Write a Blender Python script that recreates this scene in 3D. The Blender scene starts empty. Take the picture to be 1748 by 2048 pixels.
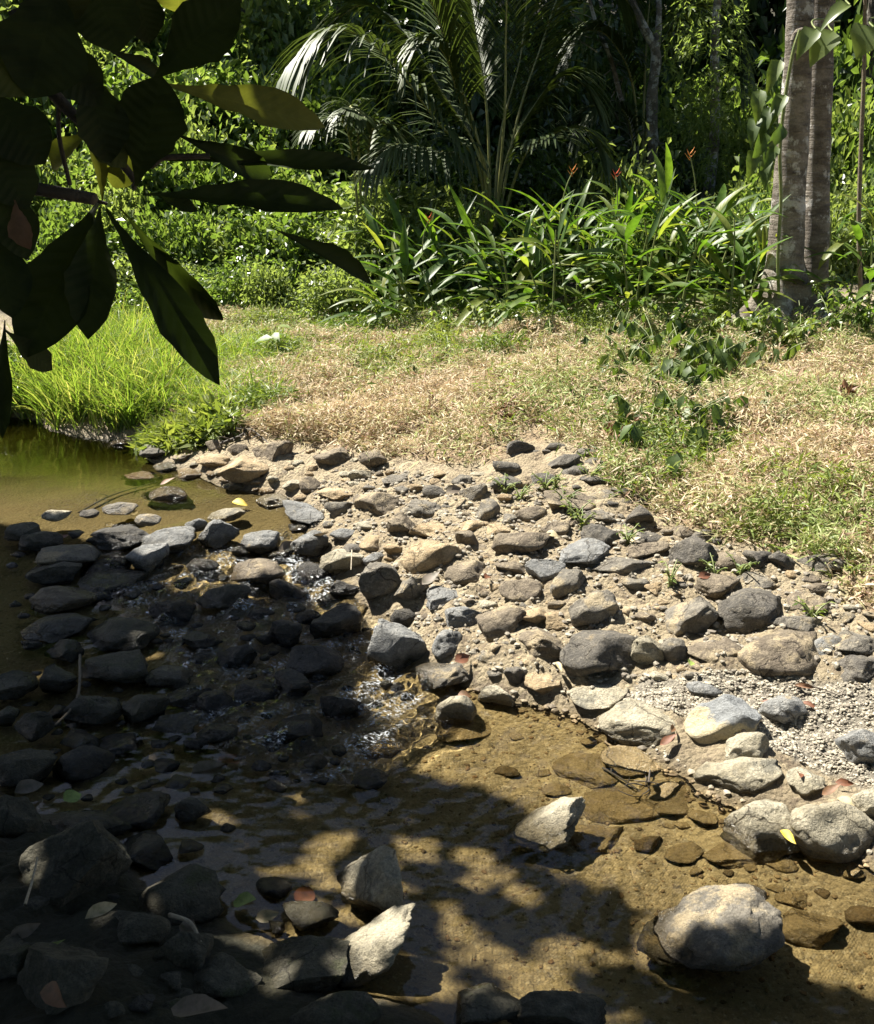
import bpy, bmesh, math, random
import numpy as np
from mathutils import Vector, Matrix, Euler

# ------------------------------------------------------------------ camera, sky, sun, exposure
SC = bpy.context.scene
COL = SC.collection
FPX, PITCH, CAMZ = 1967.0, math.radians(19.0), 1.8
cam_d = bpy.data.cameras.new('camera')
cam = bpy.data.objects.new('camera', cam_d); COL.objects.link(cam)
cam.location = (0, 0, CAMZ)
cam.rotation_euler = (math.pi / 2 - PITCH, 0, 0)
cam_d.sensor_fit = 'VERTICAL'; cam_d.sensor_height = 24.0
cam_d.lens = 24.0 * FPX / 2048.0
cam_d.clip_start = 0.05; cam_d.clip_end = 400
SC.camera = cam
SUN_EL, SUN_AZ = math.radians(56), math.radians(-54)        # azimuth from +Y, negative = left
S = np.array([math.sin(SUN_AZ) * math.cos(SUN_EL), math.cos(SUN_AZ) * math.cos(SUN_EL), math.sin(SUN_EL)])
world = bpy.data.worlds.new('World'); SC.world = world; world.use_nodes = True
wn = world.node_tree
sky = wn.nodes.new('ShaderNodeTexSky'); sky.sky_type = 'NISHITA'; sky.sun_disc = False
sky.sun_elevation = SUN_EL; sky.sun_rotation = SUN_AZ
wn.links.new(sky.outputs[0], wn.nodes['Background'].inputs[0])
wn.nodes['Background'].inputs[1].default_value = 0.05
sun_d = bpy.data.lights.new('sun', 'SUN'); sun_d.energy = 5.0; sun_d.angle = math.radians(0.53)
sun_d.color = (1.0, 0.95, 0.85); sun_d.cycles.is_caustics_light = True
sun = bpy.data.objects.new('sun', sun_d); COL.objects.link(sun)
sun.rotation_euler = Vector(S).to_track_quat('Z', 'Y').to_euler(); sun.location = (-20, 22, 40)
SC.view_settings.view_transform = 'Standard'; SC.view_settings.look = 'None'
SC.view_settings.gamma = 1.0; SC.view_settings.exposure = 1.75
SC.render.engine = 'CYCLES'
SC.cycles.use_denoising = True
SC.cycles.max_bounces = 7; SC.cycles.transparent_max_bounces = 12
SC.cycles.diffuse_bounces = 3; SC.cycles.glossy_bounces = 3; SC.cycles.transmission_bounces = 4
SC.cycles.caustics_reflective = False; SC.cycles.caustics_refractive = True
SC.cycles.sample_clamp_indirect = 6

# ------------------------------------------------------------------ small maths
F_ = np.array([0, math.cos(PITCH), -math.sin(PITCH)]); U_ = np.array([0, math.sin(PITCH), math.cos(PITCH)])
CAM = np.array([0, 0, CAMZ])
def ray(px, py):
    d = np.array([1.0, 0, 0]) * ((px - 874) / FPX) + U_ * (-(py - 1024) / FPX) + F_
    return d / np.linalg.norm(d)
def project(P):
    P = np.atleast_2d(P) - CAM
    z = P @ F_
    zz = np.where(z > 0.05, z, 0.05)
    return 874 + P[:, 0] / zz * FPX, 1024 - (P @ U_) / zz * FPX, z
def plane_pt(px, py, z):
    d = ray(px, py); t = (z - CAMZ) / d[2]
    return CAM + d * t
def at(px, py, dist): return CAM + ray(px, py) * dist
def at_y(px, py, Y):
    d = ray(px, py); return CAM + d * (Y / d[1])
def sstep(a, b, x):
    t = np.clip((x - a) / (b - a), 0, 1); return t * t * (3 - 2 * t)
def _h(ix, iy, iz, s):
    n = (ix * 374761393 + iy * 668265263 + iz * 2147483647 + s * 1274126177) & 0xffffffff
    n = ((n ^ (n >> 13)) * 1274126177) & 0xffffffff
    return ((n ^ (n >> 16)) & 0xffff) / 32767.5 - 1.0
def vnoise(P, s=0):
    P = np.asarray(P, float); i = np.floor(P).astype(np.int64); f = P - i; f = f * f * (3 - 2 * f)
    r = 0
    for dx in (0, 1):
        wx = f[:, 0] if dx else 1 - f[:, 0]
        for dy in (0, 1):
            wy = f[:, 1] if dy else 1 - f[:, 1]
            for dz in (0, 1):
                wz = f[:, 2] if dz else 1 - f[:, 2]
                r = r + wx * wy * wz * _h(i[:, 0] + dx, i[:, 1] + dy, i[:, 2] + dz, s)
    return r
def fbm(P, s=0, o=4):
    P = np.asarray(P, float); r = 0; a = 1.0
    for k in range(o):
        r = r + a * vnoise(P * 2.03 ** k + 17.3 * k, s + k); a *= 0.5
    return r
def in_poly(px, py, poly):
    px = np.asarray(px, float); py = np.asarray(py, float); r = np.zeros(px.shape, bool); n = len(poly)
    for k in range(n):
        x0, y0 = poly[k]; x1, y1 = poly[(k + 1) % n]
        if y0 == y1: continue
        c = ((y0 > py) != (y1 > py)) & (px < (x1 - x0) * (py - y0) / (y1 - y0) + x0)
        r ^= c
    return r

# ------------------------------------------------------------------ object helpers
def mesh_np(name, V, F, attrs=None, smooth=True):
    V = np.ascontiguousarray(V, np.float32); F = np.ascontiguousarray(F, np.int32); k = F.shape[1]
    me = bpy.data.meshes.new(name)
    me.vertices.add(len(V)); me.vertices.foreach_set('co', V.ravel())
    me.loops.add(F.size); me.loops.foreach_set('vertex_index', F.ravel())
    me.polygons.add(len(F))
    me.polygons.foreach_set('loop_start', np.arange(0, F.size, k, dtype=np.int32))
    me.polygons.foreach_set('use_smooth', np.full(len(F), smooth))
    me.update(calc_edges=True); me.validate()
    for nm, a in (attrs or {}).items():
        at_ = me.attributes.new(nm, 'FLOAT', 'POINT'); at_.data.foreach_set('value', np.ascontiguousarray(a, np.float32))
    return me
def obj(name, me, mat=None, parent=None, loc=None):
    o = bpy.data.objects.new(name, me); COL.objects.link(o)
    if mat is not None and not me.materials: me.materials.append(mat)
    if parent is not None: o.parent = parent
    if loc is not None: o.location = loc
    return o
def empty(name, loc=(0, 0, 0), rz=0):
    o = bpy.data.objects.new(name, None); COL.objects.link(o); o.location = loc; o.rotation_euler = (0, 0, rz)
    o.empty_display_size = 0.05
    return o
def tag(o, label=None, cat=None, group=None, kind=None):
    if label: o['label'] = label
    if cat: o['category'] = cat
    if group: o['group'] = group
    if kind: o['kind'] = kind
    return o
def copy_tree(o, parent=None):
    c = o.copy(); COL.objects.link(c)
    if parent is not None: c.parent = parent
    for ch in list(o.children): copy_tree(ch, c)
    return c
def frames(d, u):
    x = d / np.linalg.norm(d, axis=1, keepdims=True)
    y = np.cross(u, x); n = np.linalg.norm(y, axis=1, keepdims=True)
    y = np.where(n > 1e-4, y / np.maximum(n, 1e-6), np.array([[0, 1.0, 0]])); z = np.cross(x, y)
    return np.stack([x, y, z], axis=2)
def scatter(tv, tf, pos, R, s):
    N = len(pos); m = len(tv); s = np.asarray(s, float)
    if s.ndim == 1: s = np.repeat(s[:, None], 3, 1)
    V = np.einsum('nij,nmj->nmi', R, tv[None] * s[:, None, :]) + pos[:, None, :]
    F = tf[None] + (np.arange(N) * m)[:, None, None]
    return V.reshape(-1, 3), F.reshape(-1, 4)
def rand_dirs(rs, n, zmin=-1, zmax=1):
    z = rs.uniform(zmin, zmax, n); a = rs.uniform(0, 2 * math.pi, n); r = np.sqrt(1 - z * z)
    return np.stack([r * np.cos(a), r * np.sin(a), z], 1)
# leaf shapes: along +x, unit length, half width w
def leaf_tpl(n, w, prof, fold=0.25, droop=0.25, wave=0.0, seed=0, twist=0.0):
    rs = np.random.RandomState(seed); V = []; F = []
    for i in range(n + 1):
        t = i / n; hw = max(w * prof(t), 0.004)
        j1 = 1 + wave * rs.uniform(-1, 1); j2 = 1 + wave * rs.uniform(-1, 1)
        z = -droop * t * t; tw = twist * t
        for s_, j in ((-1, j1), (0, 0), (1, j2)):
            yy = s_ * hw * j; zz = abs(yy) * fold + wave * 0.25 * w * rs.uniform(-1, 1) * abs(s_)
            V.append((t * (1 - 0.3 * droop * t), yy * math.cos(tw) - zz * math.sin(tw), z + yy * math.sin(tw) + zz * math.cos(tw)))
    for i in range(n):
        a = i * 3
        F += [(a, a + 3, a + 4, a + 1), (a + 1, a + 4, a + 5, a + 2)]
    return np.array(V), np.array(F)
P_LANCE = lambda t: math.sin(math.pi * min(1, t) ** 0.75) ** 0.9
P_OVATE = lambda t: math.sin(math.pi * t ** 0.6)
P_OBOV = lambda t: 0.05 + 0.95 * math.sin(math.pi * min(1.0, t) ** 1.6) ** 0.95 if t < 0.999 else 0.02
DIAMOND = (np.array([(0, 0, 0), (0.45, -0.3, 0.08), (1, 0, -0.12), (0.45, 0.3, 0.08)]), np.array([(0, 1, 2, 3)]))
SLIM = (np.array([(0, 0, 0), (0.45, -0.14, 0.05), (1, 0, -0.15), (0.45, 0.14, 0.05)]), np.array([(0, 1, 2, 3)]))
def tube(pts, rad, nseg=8, cap=True, noise_amp=0.0, seed=0):
    pts = np.asarray(pts, float); n = len(pts); rad = np.broadcast_to(np.asarray(rad, float), (n,))
    T = np.gradient(pts, axis=0); T /= np.linalg.norm(T, axis=1, keepdims=True) + 1e-9
    ref = np.array([0.31, 0.92, 0.2]) if abs(T[0][2]) > 0.6 else np.array([0, 0, 1.0])
    V = []
    for i in range(n):
        a = np.cross(T[i], ref); a /= np.linalg.norm(a) + 1e-9; b = np.cross(T[i], a)
        for k in range(nseg):
            t = 2 * math.pi * k / nseg
            V.append(pts[i] + rad[i] * (a * math.cos(t) + b * math.sin(t)))
    V = np.array(V)
    if noise_amp:
        c = np.repeat(pts, nseg, 0); V = c + (V - c) * (1 + noise_amp * fbm(V * 6, seed, 3))[:, None]
    F = [(i * nseg + k, i * nseg + (k + 1) % nseg, (i + 1) * nseg + (k + 1) % nseg, (i + 1) * nseg + k) for i in range(n - 1) for k in range(nseg)]
    return V, np.array(F)
def join(parts):
    Vs, Fs, o = [], [], 0
    for v, f in parts:
        Vs.append(v); Fs.append(f + o); o += len(v)
    return np.concatenate(Vs), np.concatenate(Fs)
def bez(p, n):
    p = [np.asarray(q, float) for q in p]; out = []
    for t in np.linspace(0, 1, n):
        q = list(p)
        while len(q) > 1: q = [q[i] * (1 - t) + q[i + 1] * t for i in range(len(q) - 1)]
        out.append(q[0])
    return np.array(out)
def catmull(p, n):
    p = [np.asarray(q, float) for q in p]; p = [2 * p[0] - p[1]] + p + [2 * p[-1] - p[-2]]; out = []
    for i in range(1, len(p) - 2):
        for t in np.linspace(0, 1, n, endpoint=(i == len(p) - 3)):
            a, b, c, d = p[i - 1], p[i], p[i + 1], p[i + 2]
            out.append(0.5 * (2 * b + (c - a) * t + (2 * a - 5 * b + 4 * c - d) * t * t + (3 * b - a - 3 * c + d) * t ** 3))
    return np.array(out)
# ------------------------------------------------------------------ materials
class N:
    def __init__(self, name):
        self.m = bpy.data.materials.new(name); self.m.use_nodes = True; self.t = self.m.node_tree
        self.t.nodes.clear(); self.out = self.n('ShaderNodeOutputMaterial')
    def n(self, typ, **kw):
        x = self.t.nodes.new(typ)
        for k, v in kw.items(): setattr(x, k, v)
        return x
    def put(self, sock, v):
        if hasattr(v, 'is_output'): self.t.links.new(v, sock)
        elif isinstance(v, (tuple, list)) and len(v) == 3 and sock.type == 'RGBA': sock.default_value = (*v, 1)
        else: sock.default_value = v
    def pos(self): return self.n('ShaderNodeNewGeometry').outputs['Position']
    def attr(self, nm): return self.n('ShaderNodeAttribute', attribute_name=nm).outputs['Fac']
    def noise(self, scale, detail=4, vec=None, rough=0.6):
        x = self.n('ShaderNodeTexNoise'); x.inputs['Scale'].default_value = scale; x.inputs['Detail'].default_value = detail
        x.inputs['Roughness'].default_value = rough
        self.put(x.inputs['Vector'], vec if vec is not None else self.pos()); return x.outputs['Fac']
    def voro(self, scale, vec=None, feature='F1'):
        x = self.n('ShaderNodeTexVoronoi', feature=feature); x.inputs['Scale'].default_value = scale
        self.put(x.inputs['Vector'], vec if vec is not None else self.pos()); return x
    def mix(self, f, a, b, mode='MIX'):
        x = self.n('ShaderNodeMix', data_type='RGBA', blend_type=mode)
        self.put(x.inputs[0], f); self.put(x.inputs[6], a); self.put(x.inputs[7], b); return x.outputs[2]
    def math(self, op, a, b=0.0, c=0.0, clamp=False):
        x = self.n('ShaderNodeMath', operation=op, use_clamp=clamp)
        for i, v in enumerate((a, b, c)): self.put(x.inputs[i], v)
        return x.outputs[0]
    def rng(self, v, a, b, c=0.0, d=1.0, smooth=True):
        x = self.n('ShaderNodeMapRange', interpolation_type='SMOOTHSTEP' if smooth else 'LINEAR')
        for i, q in enumerate((v, a, b, c, d)): self.put(x.inputs[i], q)
        return x.outputs[0]
    def ramp(self, f, stops):
        x = self.n('ShaderNodeValToRGB'); self.put(x.inputs[0], f); e = x.color_ramp.elements
        while len(e) < len(stops): e.new(0.5)
        for q, (p, c) in zip(e, stops): q.position = p; q.color = (*c, 1)
        return x.outputs[0]
    def bump(self, h, strength=0.5, dist=0.02, normal=None):
        x = self.n('ShaderNodeBump'); x.inputs['Strength'].default_value = strength; x.inputs['Distance'].default_value = dist
        self.put(x.inputs['Height'], h)
        if normal is not None: self.put(x.inputs['Normal'], normal)
        return x.outputs[0]
    def bsdf(self, **kw):
        x = self.n('ShaderNodeBsdfPrincipled')
        for k, v in kw.items(): self.put(x.inputs[k.replace('_', ' ')], v)
        return x.outputs[0]
    def done(self, sh):
        self.t.links.new(sh, self.out.inputs[0]); return self.m
    def sep(self, v):
        x = self.n('ShaderNodeSeparateXYZ'); self.put(x.inputs[0], v); return x.outputs
    def wet(self, jitter=0.05, hi=0.07, lo=0.015):
        p = self.pos(); s = self.sep(p)
        wl = self.rng(s[1], 3.2, 5.2, 0.0, 0.16)
        h = self.math('SUBTRACT', s[2], wl)
        h = self.math('ADD', h, self.math('MULTIPLY_ADD', self.noise(14, 3), jitter, -jitter * 0.5))
        return self.rng(h, hi, lo)

def mat_rock(name, ca, cb, cc, coat=None, coat_lo=0.5, allwet=0.0, rough=0.85, side=None):
    n = N(name)
    c = n.mix(n.rng(n.noise(11, 5), 0.38, 0.62), ca, cb)
    c = n.mix(n.rng(n.noise(34, 6, rough=0.75), 0.48, 0.66), c, cc)
    if coat is not None:
        s = n.sep(n.pos())
        k = n.rng(n.noise(7.5, 5, rough=0.7), coat_lo, coat_lo + 0.1)
        c = n.mix(k, c, coat)
    sp = n.noise(140, 3, rough=0.8)
    c = n.mix(0.75, c, n.ramp(sp, [(0.3, (0.45,) * 3), (0.5, (0.9,) * 3), (0.72, (1.35,) * 3)]), 'MULTIPLY')
    pit = n.voro(70).outputs['Distance']
    c = n.mix(n.rng(pit, 0.16, 0.05), c, n.mix(1.0, c, (0.5, 0.48, 0.45), 'MULTIPLY'))
    ds = n.n('ShaderNodeVectorMath', operation='MULTIPLY_ADD'); nz = n.n('ShaderNodeTexNoise'); nz.inputs['Scale'].default_value = 9; nz.inputs['Detail'].default_value = 4
    n.put(nz.inputs['Vector'], n.pos()); n.put(ds.inputs[0], nz.outputs['Color']); ds.inputs[1].default_value = (.16, .16, .16); n.put(ds.inputs[2], n.pos())
    ck = n.voro(6.5, ds.outputs[0], 'DISTANCE_TO_EDGE').outputs['Distance']
    ckm = n.math('MULTIPLY', n.rng(ck, 0.03, 0.004), n.rng(n.noise(4.5, 3), 0.48, 0.6))
    c = n.mix(n.math('MULTIPLY', ckm, 0.75), c, n.mix(1.0, c, (0.3, 0.27, 0.23), 'MULTIPLY'))
    c = n.mix(n.math('MULTIPLY', n.rng(n.noise(4.2, 6, rough=0.75), 0.52, 0.64), 0.6), c, n.mix(1.0, c, (0.52, 0.5, 0.45), 'MULTIPLY'))
    w = n.wet()
    if allwet: w = n.math('MAXIMUM', w, n.rng(n.noise(6, 3), 0.62 - allwet * 0.5, 0.42 - allwet * 0.5, 0, 1))
    c = n.mix(w, c, n.mix(1.0, c, (0.36, 0.33, 0.27), 'MULTIPLY'))
    r = n.math('MULTIPLY_ADD', w, 0.16 - rough, rough)
    hgt = n.math('ADD', n.math('MULTIPLY', n.noise(26, 8, rough=0.7), 1.0), n.math('MULTIPLY', n.noise(110, 4, rough=0.75), 0.35))
    nb = n.bump(hgt, 0.9, 0.03)
    nb = n.bump(n.rng(pit, 0.2, 0.0), 0.25, -0.008, nb)
    nb = n.bump(ckm, 0.6, -0.02, nb)
    return n.done(n.bsdf(Base_Color=c, Roughness=r, Normal=nb, Specular_IOR_Level=0.4))
ROCK = {
 'G': mat_rock('rock_grey', (0.135, 0.122, 0.10), (0.20, 0.18, 0.147), (0.27, 0.24, 0.185), (0.36, 0.295, 0.19), 0.52),
 'K': mat_rock('rock_dark_grey', (0.088, 0.08, 0.068), (0.14, 0.126, 0.105), (0.19, 0.168, 0.13), (0.27, 0.215, 0.135), 0.6),
 'B': mat_rock('rock_brown', (0.135, 0.108, 0.077), (0.205, 0.167, 0.118), (0.28, 0.23, 0.158), (0.36, 0.29, 0.185), 0.52),
 'T': mat_rock('rock_tan', (0.36, 0.265, 0.15), (0.45, 0.345, 0.21), (0.30, 0.235, 0.15), (0.5, 0.4, 0.25), 0.55),
 'U': mat_rock('rock_blue_grey', (0.165, 0.167, 0.163), (0.235, 0.235, 0.225), (0.31, 0.30, 0.275), (0.36, 0.30, 0.2), 0.62),
 'P': mat_rock('rock_pale', (0.35, 0.31, 0.22), (0.44, 0.395, 0.29), (0.27, 0.245, 0.185), (0.22, 0.205, 0.16), 0.55),
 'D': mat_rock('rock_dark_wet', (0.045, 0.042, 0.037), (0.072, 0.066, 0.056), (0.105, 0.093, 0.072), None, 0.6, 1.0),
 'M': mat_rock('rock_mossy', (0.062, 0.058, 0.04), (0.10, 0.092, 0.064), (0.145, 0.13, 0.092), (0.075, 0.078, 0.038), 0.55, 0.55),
}
def mat_two():
    n = N('rock_two_tone')
    z = n.sep(n.pos())[2]
    h = n.math('ADD', z, n.math('MULTIPLY_ADD', n.noise(16, 4), 0.07, -0.035))
    k = n.rng(h, 0.142, 0.13)
    c = n.mix(k, n.mix(n.noise(20, 5), (0.17, 0.18, 0.185), (0.28, 0.285, 0.28)), n.mix(n.noise(30, 5), (0.55, 0.46, 0.29), (0.42, 0.36, 0.23)))
    c = n.mix(0.6, c, n.ramp(n.noise(140, 3, rough=0.8), [(0.3, (0.5,) * 3), (0.5, (0.9,) * 3), (0.72, (1.3,) * 3)]), 'MULTIPLY')
    nb = n.bump(n.noise(30, 8, rough=0.72), 0.8, 0.03)
    return n.done(n.bsdf(Base_Color=c, Roughness=0.85, Normal=nb))
ROCK['X'] = mat_two()
ROCK['S'] = mat_rock('rock_silted', (0.62, 0.5, 0.3), (0.75, 0.6, 0.36), (0.5, 0.4, 0.25), (0.8, 0.66, 0.42), 0.5)

def mat_ground():
    n = N('ground_soil')
    dep, gra, weed, fst = n.attr('depth'), n.attr('gravel'), n.attr('weed'), n.attr('forest')
    mud = n.mix(n.rng(n.noise(5, 6), 0.35, 0.65), (0.37, 0.305, 0.195), (0.27, 0.215, 0.135))
    mud = n.mix(n.rng(n.noise(24, 6, rough=0.75), 0.5, 0.62), mud, (0.17, 0.13, 0.085))
    bed = n.mix(n.rng(n.noise(3.5, 5), 0.35, 0.62), (0.46, 0.355, 0.18), (0.35, 0.27, 0.14))
    bed = n.mix(n.rng(n.noise(30, 5, rough=0.8), 0.5, 0.68), bed, (0.16, 0.125, 0.07))
    bed = n.mix(n.rng(n.noise(75, 3), 0.55, 0.68), bed, (0.50, 0.41, 0.25))
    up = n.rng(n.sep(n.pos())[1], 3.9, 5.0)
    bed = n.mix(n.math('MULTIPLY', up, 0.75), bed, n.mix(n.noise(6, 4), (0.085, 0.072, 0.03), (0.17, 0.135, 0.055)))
    gr = n.mix(n.rng(n.noise(90, 3), 0.4, 0.6), (0.3, 0.27, 0.21), (0.16, 0.14, 0.11))
    wd = n.mix(n.rng(n.noise(16, 5), 0.4, 0.6), (0.34, 0.25, 0.15), (0.2, 0.145, 0.085))
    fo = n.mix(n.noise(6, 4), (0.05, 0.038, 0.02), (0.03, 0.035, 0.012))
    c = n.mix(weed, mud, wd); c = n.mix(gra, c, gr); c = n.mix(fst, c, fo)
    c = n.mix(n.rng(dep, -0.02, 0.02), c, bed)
    w = n.math('MULTIPLY', n.rng(dep, -0.045, 0.0), n.rng(dep, 0.03, 0.0))
    c = n.mix(n.math('MULTIPLY', n.math('MULTIPLY', n.rng(dep, -0.05, -0.005), n.rng(dep, 0.02, 0.0)), 0.75), c, n.mix(1.0, c, (0.45, 0.42, 0.36), 'MULTIPLY'))
    c = n.mix(0.6, c, n.ramp(n.noise(190, 3, rough=0.8), [(0.3, (0.5,) * 3), (0.5, (0.95,) * 3), (0.7, (1.3,) * 3)]), 'MULTIPLY')
    nb = n.bump(n.math('ADD', n.noise(45, 7, rough=0.75), n.math('MULTIPLY', n.voro(60).outputs['Distance'], -0.5)), 0.9, 0.03)
    return n.done(n.bsdf(Base_Color=c, Roughness=n.math('MULTIPLY_ADD', w, -0.5, 0.92), Normal=nb))
M_GROUND = mat_ground()

def mat_water():
    n = N('stream_water')
    turb = n.attr('turb')
    p = n.pos(); mp = n.n('ShaderNodeMapping'); mp.inputs['Rotation'].default_value = (0, 0, 0.7); mp.inputs['Scale'].default_value = (1, 2.0, 1)
    n.put(mp.inputs[0], p)
    h1 = n.noise(9, 3, mp.outputs[0]); h2 = n.noise(38, 3, mp.outputs[0])
    h = n.math('ADD', n.math('MULTIPLY', h1, 0.5), n.math('MULTIPLY', h2, n.math('MULTIPLY_ADD', turb, 0.75, 0.1)))
    bp = n.n('ShaderNodeBump'); bp.inputs['Distance'].default_value = 0.02; n.put(bp.inputs['Height'], h)
    n.put(bp.inputs['Strength'], n.math('MULTIPLY_ADD', turb, 0.9, 0.14))
    fr = n.n('ShaderNodeFresnel'); fr.inputs['IOR'].default_value = 1.33; n.put(fr.inputs['Normal'], bp.outputs[0])
    tr = n.n('ShaderNodeBsdfRefraction'); tr.inputs['IOR'].default_value = 1.33; tr.inputs['Roughness'].default_value = 0.0; n.put(tr.inputs[0], n.mix(n.attr('murk'), (0.94, 0.91, 0.80), (0.27, 0.29, 0.12)))
    gl = n.n('ShaderNodeBsdfGlossy'); gl.inputs['Roughness'].default_value = 0.03; n.put(gl.inputs['Normal'], bp.outputs[0])
    ms = n.n('ShaderNodeMixShader'); n.put(ms.inputs[0], fr.outputs[0]); n.put(ms.inputs[1], tr.outputs[0]); n.put(ms.inputs[2], gl.outputs[0])
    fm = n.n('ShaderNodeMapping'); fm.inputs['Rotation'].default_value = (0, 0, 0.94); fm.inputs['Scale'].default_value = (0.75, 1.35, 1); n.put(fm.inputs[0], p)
    foam = n.math('MULTIPLY', n.rng(n.attr('foam'), 0.25, 0.8), n.rng(n.noise(85, 5, fm.outputs[0], rough=0.75), 0.51, 0.62))  # fine white speckles: foam and painted-in sun glints together
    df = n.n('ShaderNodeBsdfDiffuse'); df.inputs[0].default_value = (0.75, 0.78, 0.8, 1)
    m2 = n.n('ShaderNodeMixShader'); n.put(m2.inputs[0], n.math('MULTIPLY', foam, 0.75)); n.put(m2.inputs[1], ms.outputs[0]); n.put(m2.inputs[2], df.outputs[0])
    return n.done(m2.outputs[0])
M_WATER = mat_water()

def mat_leaf(name, cols, trans=0.45, rough=0.4, tcol=None, nscale=0, spec=0.5, veins=0.0):
    """cols: list of colours picked by the per-leaf value rnd."""
    n = N(name)
    k = len(cols); r = n.attr('rnd')
    c = n.ramp(r, [(i / max(1, k - 1), q) for i, q in enumerate(cols)])
    if nscale:
        c = n.mix(n.rng(n.noise(nscale, 4), 0.4, 0.7), c, n.mix(1.0, c, (0.55, 0.6, 0.5), 'MULTIPLY'))
    kw = {}
    if veins:
        u, v = n.attr('lu'), n.math('ABSOLUTE', n.attr('lv'))
        ph = n.math('MULTIPLY', n.math('ADD', n.math('SUBTRACT', u, n.math('MULTIPLY', v, 0.4)), n.math('MULTIPLY', n.noise(25, 2), 0.06)), 76.0)
        vn = n.rng(n.math('SINE', ph), 0.72, 1.0)
        mr = n.rng(v, 0.018, 0.006)
        c = n.mix(n.math('MULTIPLY', n.math('MAXIMUM', n.math('MULTIPLY', vn, 0.6), mr), 0.14), c, n.mix(1.0, c, (1.9, 1.8, 1.9), 'MULTIPLY'))
        kw['Normal'] = n.bump(n.math('SINE', ph), 0.14 * veins, 0.004)
    d = n.bsdf(Base_Color=c, Roughness=rough, Specular_IOR_Level=spec, **kw)
    t = n.n('ShaderNodeBsdfTranslucent')
    n.put(t.inputs[0], n.mix(1.0, c, tcol or (1.25, 1.3, 0.5), 'MULTIPLY'))
    m = n.n('ShaderNodeMixShader'); m.inputs[0].default_value = trans
    n.put(m.inputs[1], d); n.put(m.inputs[2], t.outputs[0])
    return n.done(m.outputs[0])
L_SHRUB = mat_leaf('leaf_shrub', [(0.075, 0.125, 0.03), (0.13, 0.19, 0.05), (0.09, 0.145, 0.035), (0.18, 0.225, 0.07)], 0.55, 0.3, (1.4, 1.4, 0.65))
L_PALE = mat_leaf('leaf_pale_shrub', [(0.13, 0.18, 0.06), (0.20, 0.25, 0.09), (0.15, 0.20, 0.065)], 0.55, 0.36, (1.4, 1.4, 0.7))
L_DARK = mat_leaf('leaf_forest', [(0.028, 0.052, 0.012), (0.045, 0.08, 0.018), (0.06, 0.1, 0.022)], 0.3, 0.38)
L_FEATHER = mat_leaf('leaf_feathery', [(0.14, 0.20, 0.06), (0.2, 0.26, 0.09)], 0.62, 0.5, (1.4, 1.4, 0.7))
L_PALM = mat_leaf('leaf_palm', [(0.045, 0.068, 0.022), (0.075, 0.10, 0.034)], 0.25, 0.5, spec=0.3)
L_HELI = mat_leaf('leaf_heliconia', [(0.055, 0.115, 0.016), (0.10, 0.175, 0.026), (0.08, 0.145, 0.022), (0.14, 0.205, 0.035), (0.24, 0.26, 0.06)], 0.55, 0.45, nscale=14, veins=.4)
L_GRASS = mat_leaf('blade_grass', [(0.13, 0.21, 0.04), (0.20, 0.28, 0.065), (0.29, 0.34, 0.11), (0.42, 0.39, 0.2)], 0.5, 0.45)
L_STRAW = mat_leaf('dry_weed', [(0.50, 0.41, 0.265), (0.62, 0.54, 0.38), (0.42, 0.275, 0.20), (0.52, 0.48, 0.28), (0.32, 0.37, 0.13), (0.24, 0.31, 0.09)], 0.3, 0.65, (1.0, 0.95, 0.8))
L_WEED = mat_leaf('green_weed', [(0.10, 0.16, 0.035), (0.18, 0.23, 0.06), (0.26, 0.29, 0.10)], 0.4, 0.5)
L_WILT = mat_leaf('leaf_wilted', [(0.065, 0.105, 0.028), (0.10, 0.155, 0.035), (0.15, 0.20, 0.05)], 0.42, 0.5, nscale=20)
L_BIG = mat_leaf('leaf_overhang', [(0.018, 0.03, 0.009), (0.028, 0.042, 0.012), (0.13, 0.14, 0.04)], 0.36, 0.6, (1.5, 1.5, 0.5), nscale=18, veins=1.0, spec=0.2)  # last olive is backlight put into the leaf colour
L_DRY = {k: mat_leaf('leaf_' + k, [c, c], 0.15, 0.6, (1.1, 1, 0.8), nscale=40) for k, c in
         dict(brown=(0.2, 0.1, 0.05), red=(0.18, 0.07, 0.035), yellow=(0.62, 0.45, 0.05), grey=(0.15, 0.12, 0.09), green=(0.26, 0.34, 0.08), cream=(0.42, 0.34, 0.2)).items()}
def mat_plain(name, a, b, scale=20, rough=0.8, bump=0.5):
    n = N(name); f = n.noise(scale, 5)
    return n.done(n.bsdf(Base_Color=n.mix(n.rng(f, 0.35, 0.65), a, b), Roughness=rough, Normal=n.bump(n.noise(scale * 3, 5), bump, 0.01)))
M_STEM = mat_plain('green_stem', (0.10, 0.14, 0.035), (0.17, 0.19, 0.06), 30, 0.5, 0.2)
M_RACHIS = mat_plain('palm_rachis', (0.16, 0.18, 0.05), (0.24, 0.23, 0.08), 20, 0.45, 0.2)
M_TWIG = mat_plain('twig_bark', (0.13, 0.10, 0.065), (0.2, 0.16, 0.11), 40, 0.85)
M_TWIGD = mat_plain('twig_dark', (0.035, 0.028, 0.02), (0.07, 0.055, 0.04), 40, 0.7)
M_TWIGP = mat_plain('twig_pale', (0.4, 0.35, 0.26), (0.26, 0.22, 0.16), 40, 0.8)
M_FLOWER = mat_plain('flower_orange', (0.75, 0.2, 0.05), (0.8, 0.42, 0.12), 60, 0.5, 0.1)
M_FLOWERR = mat_plain('flower_red', (0.65, 0.06, 0.04), (0.75, 0.2, 0.05), 60, 0.5, 0.1)
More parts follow.
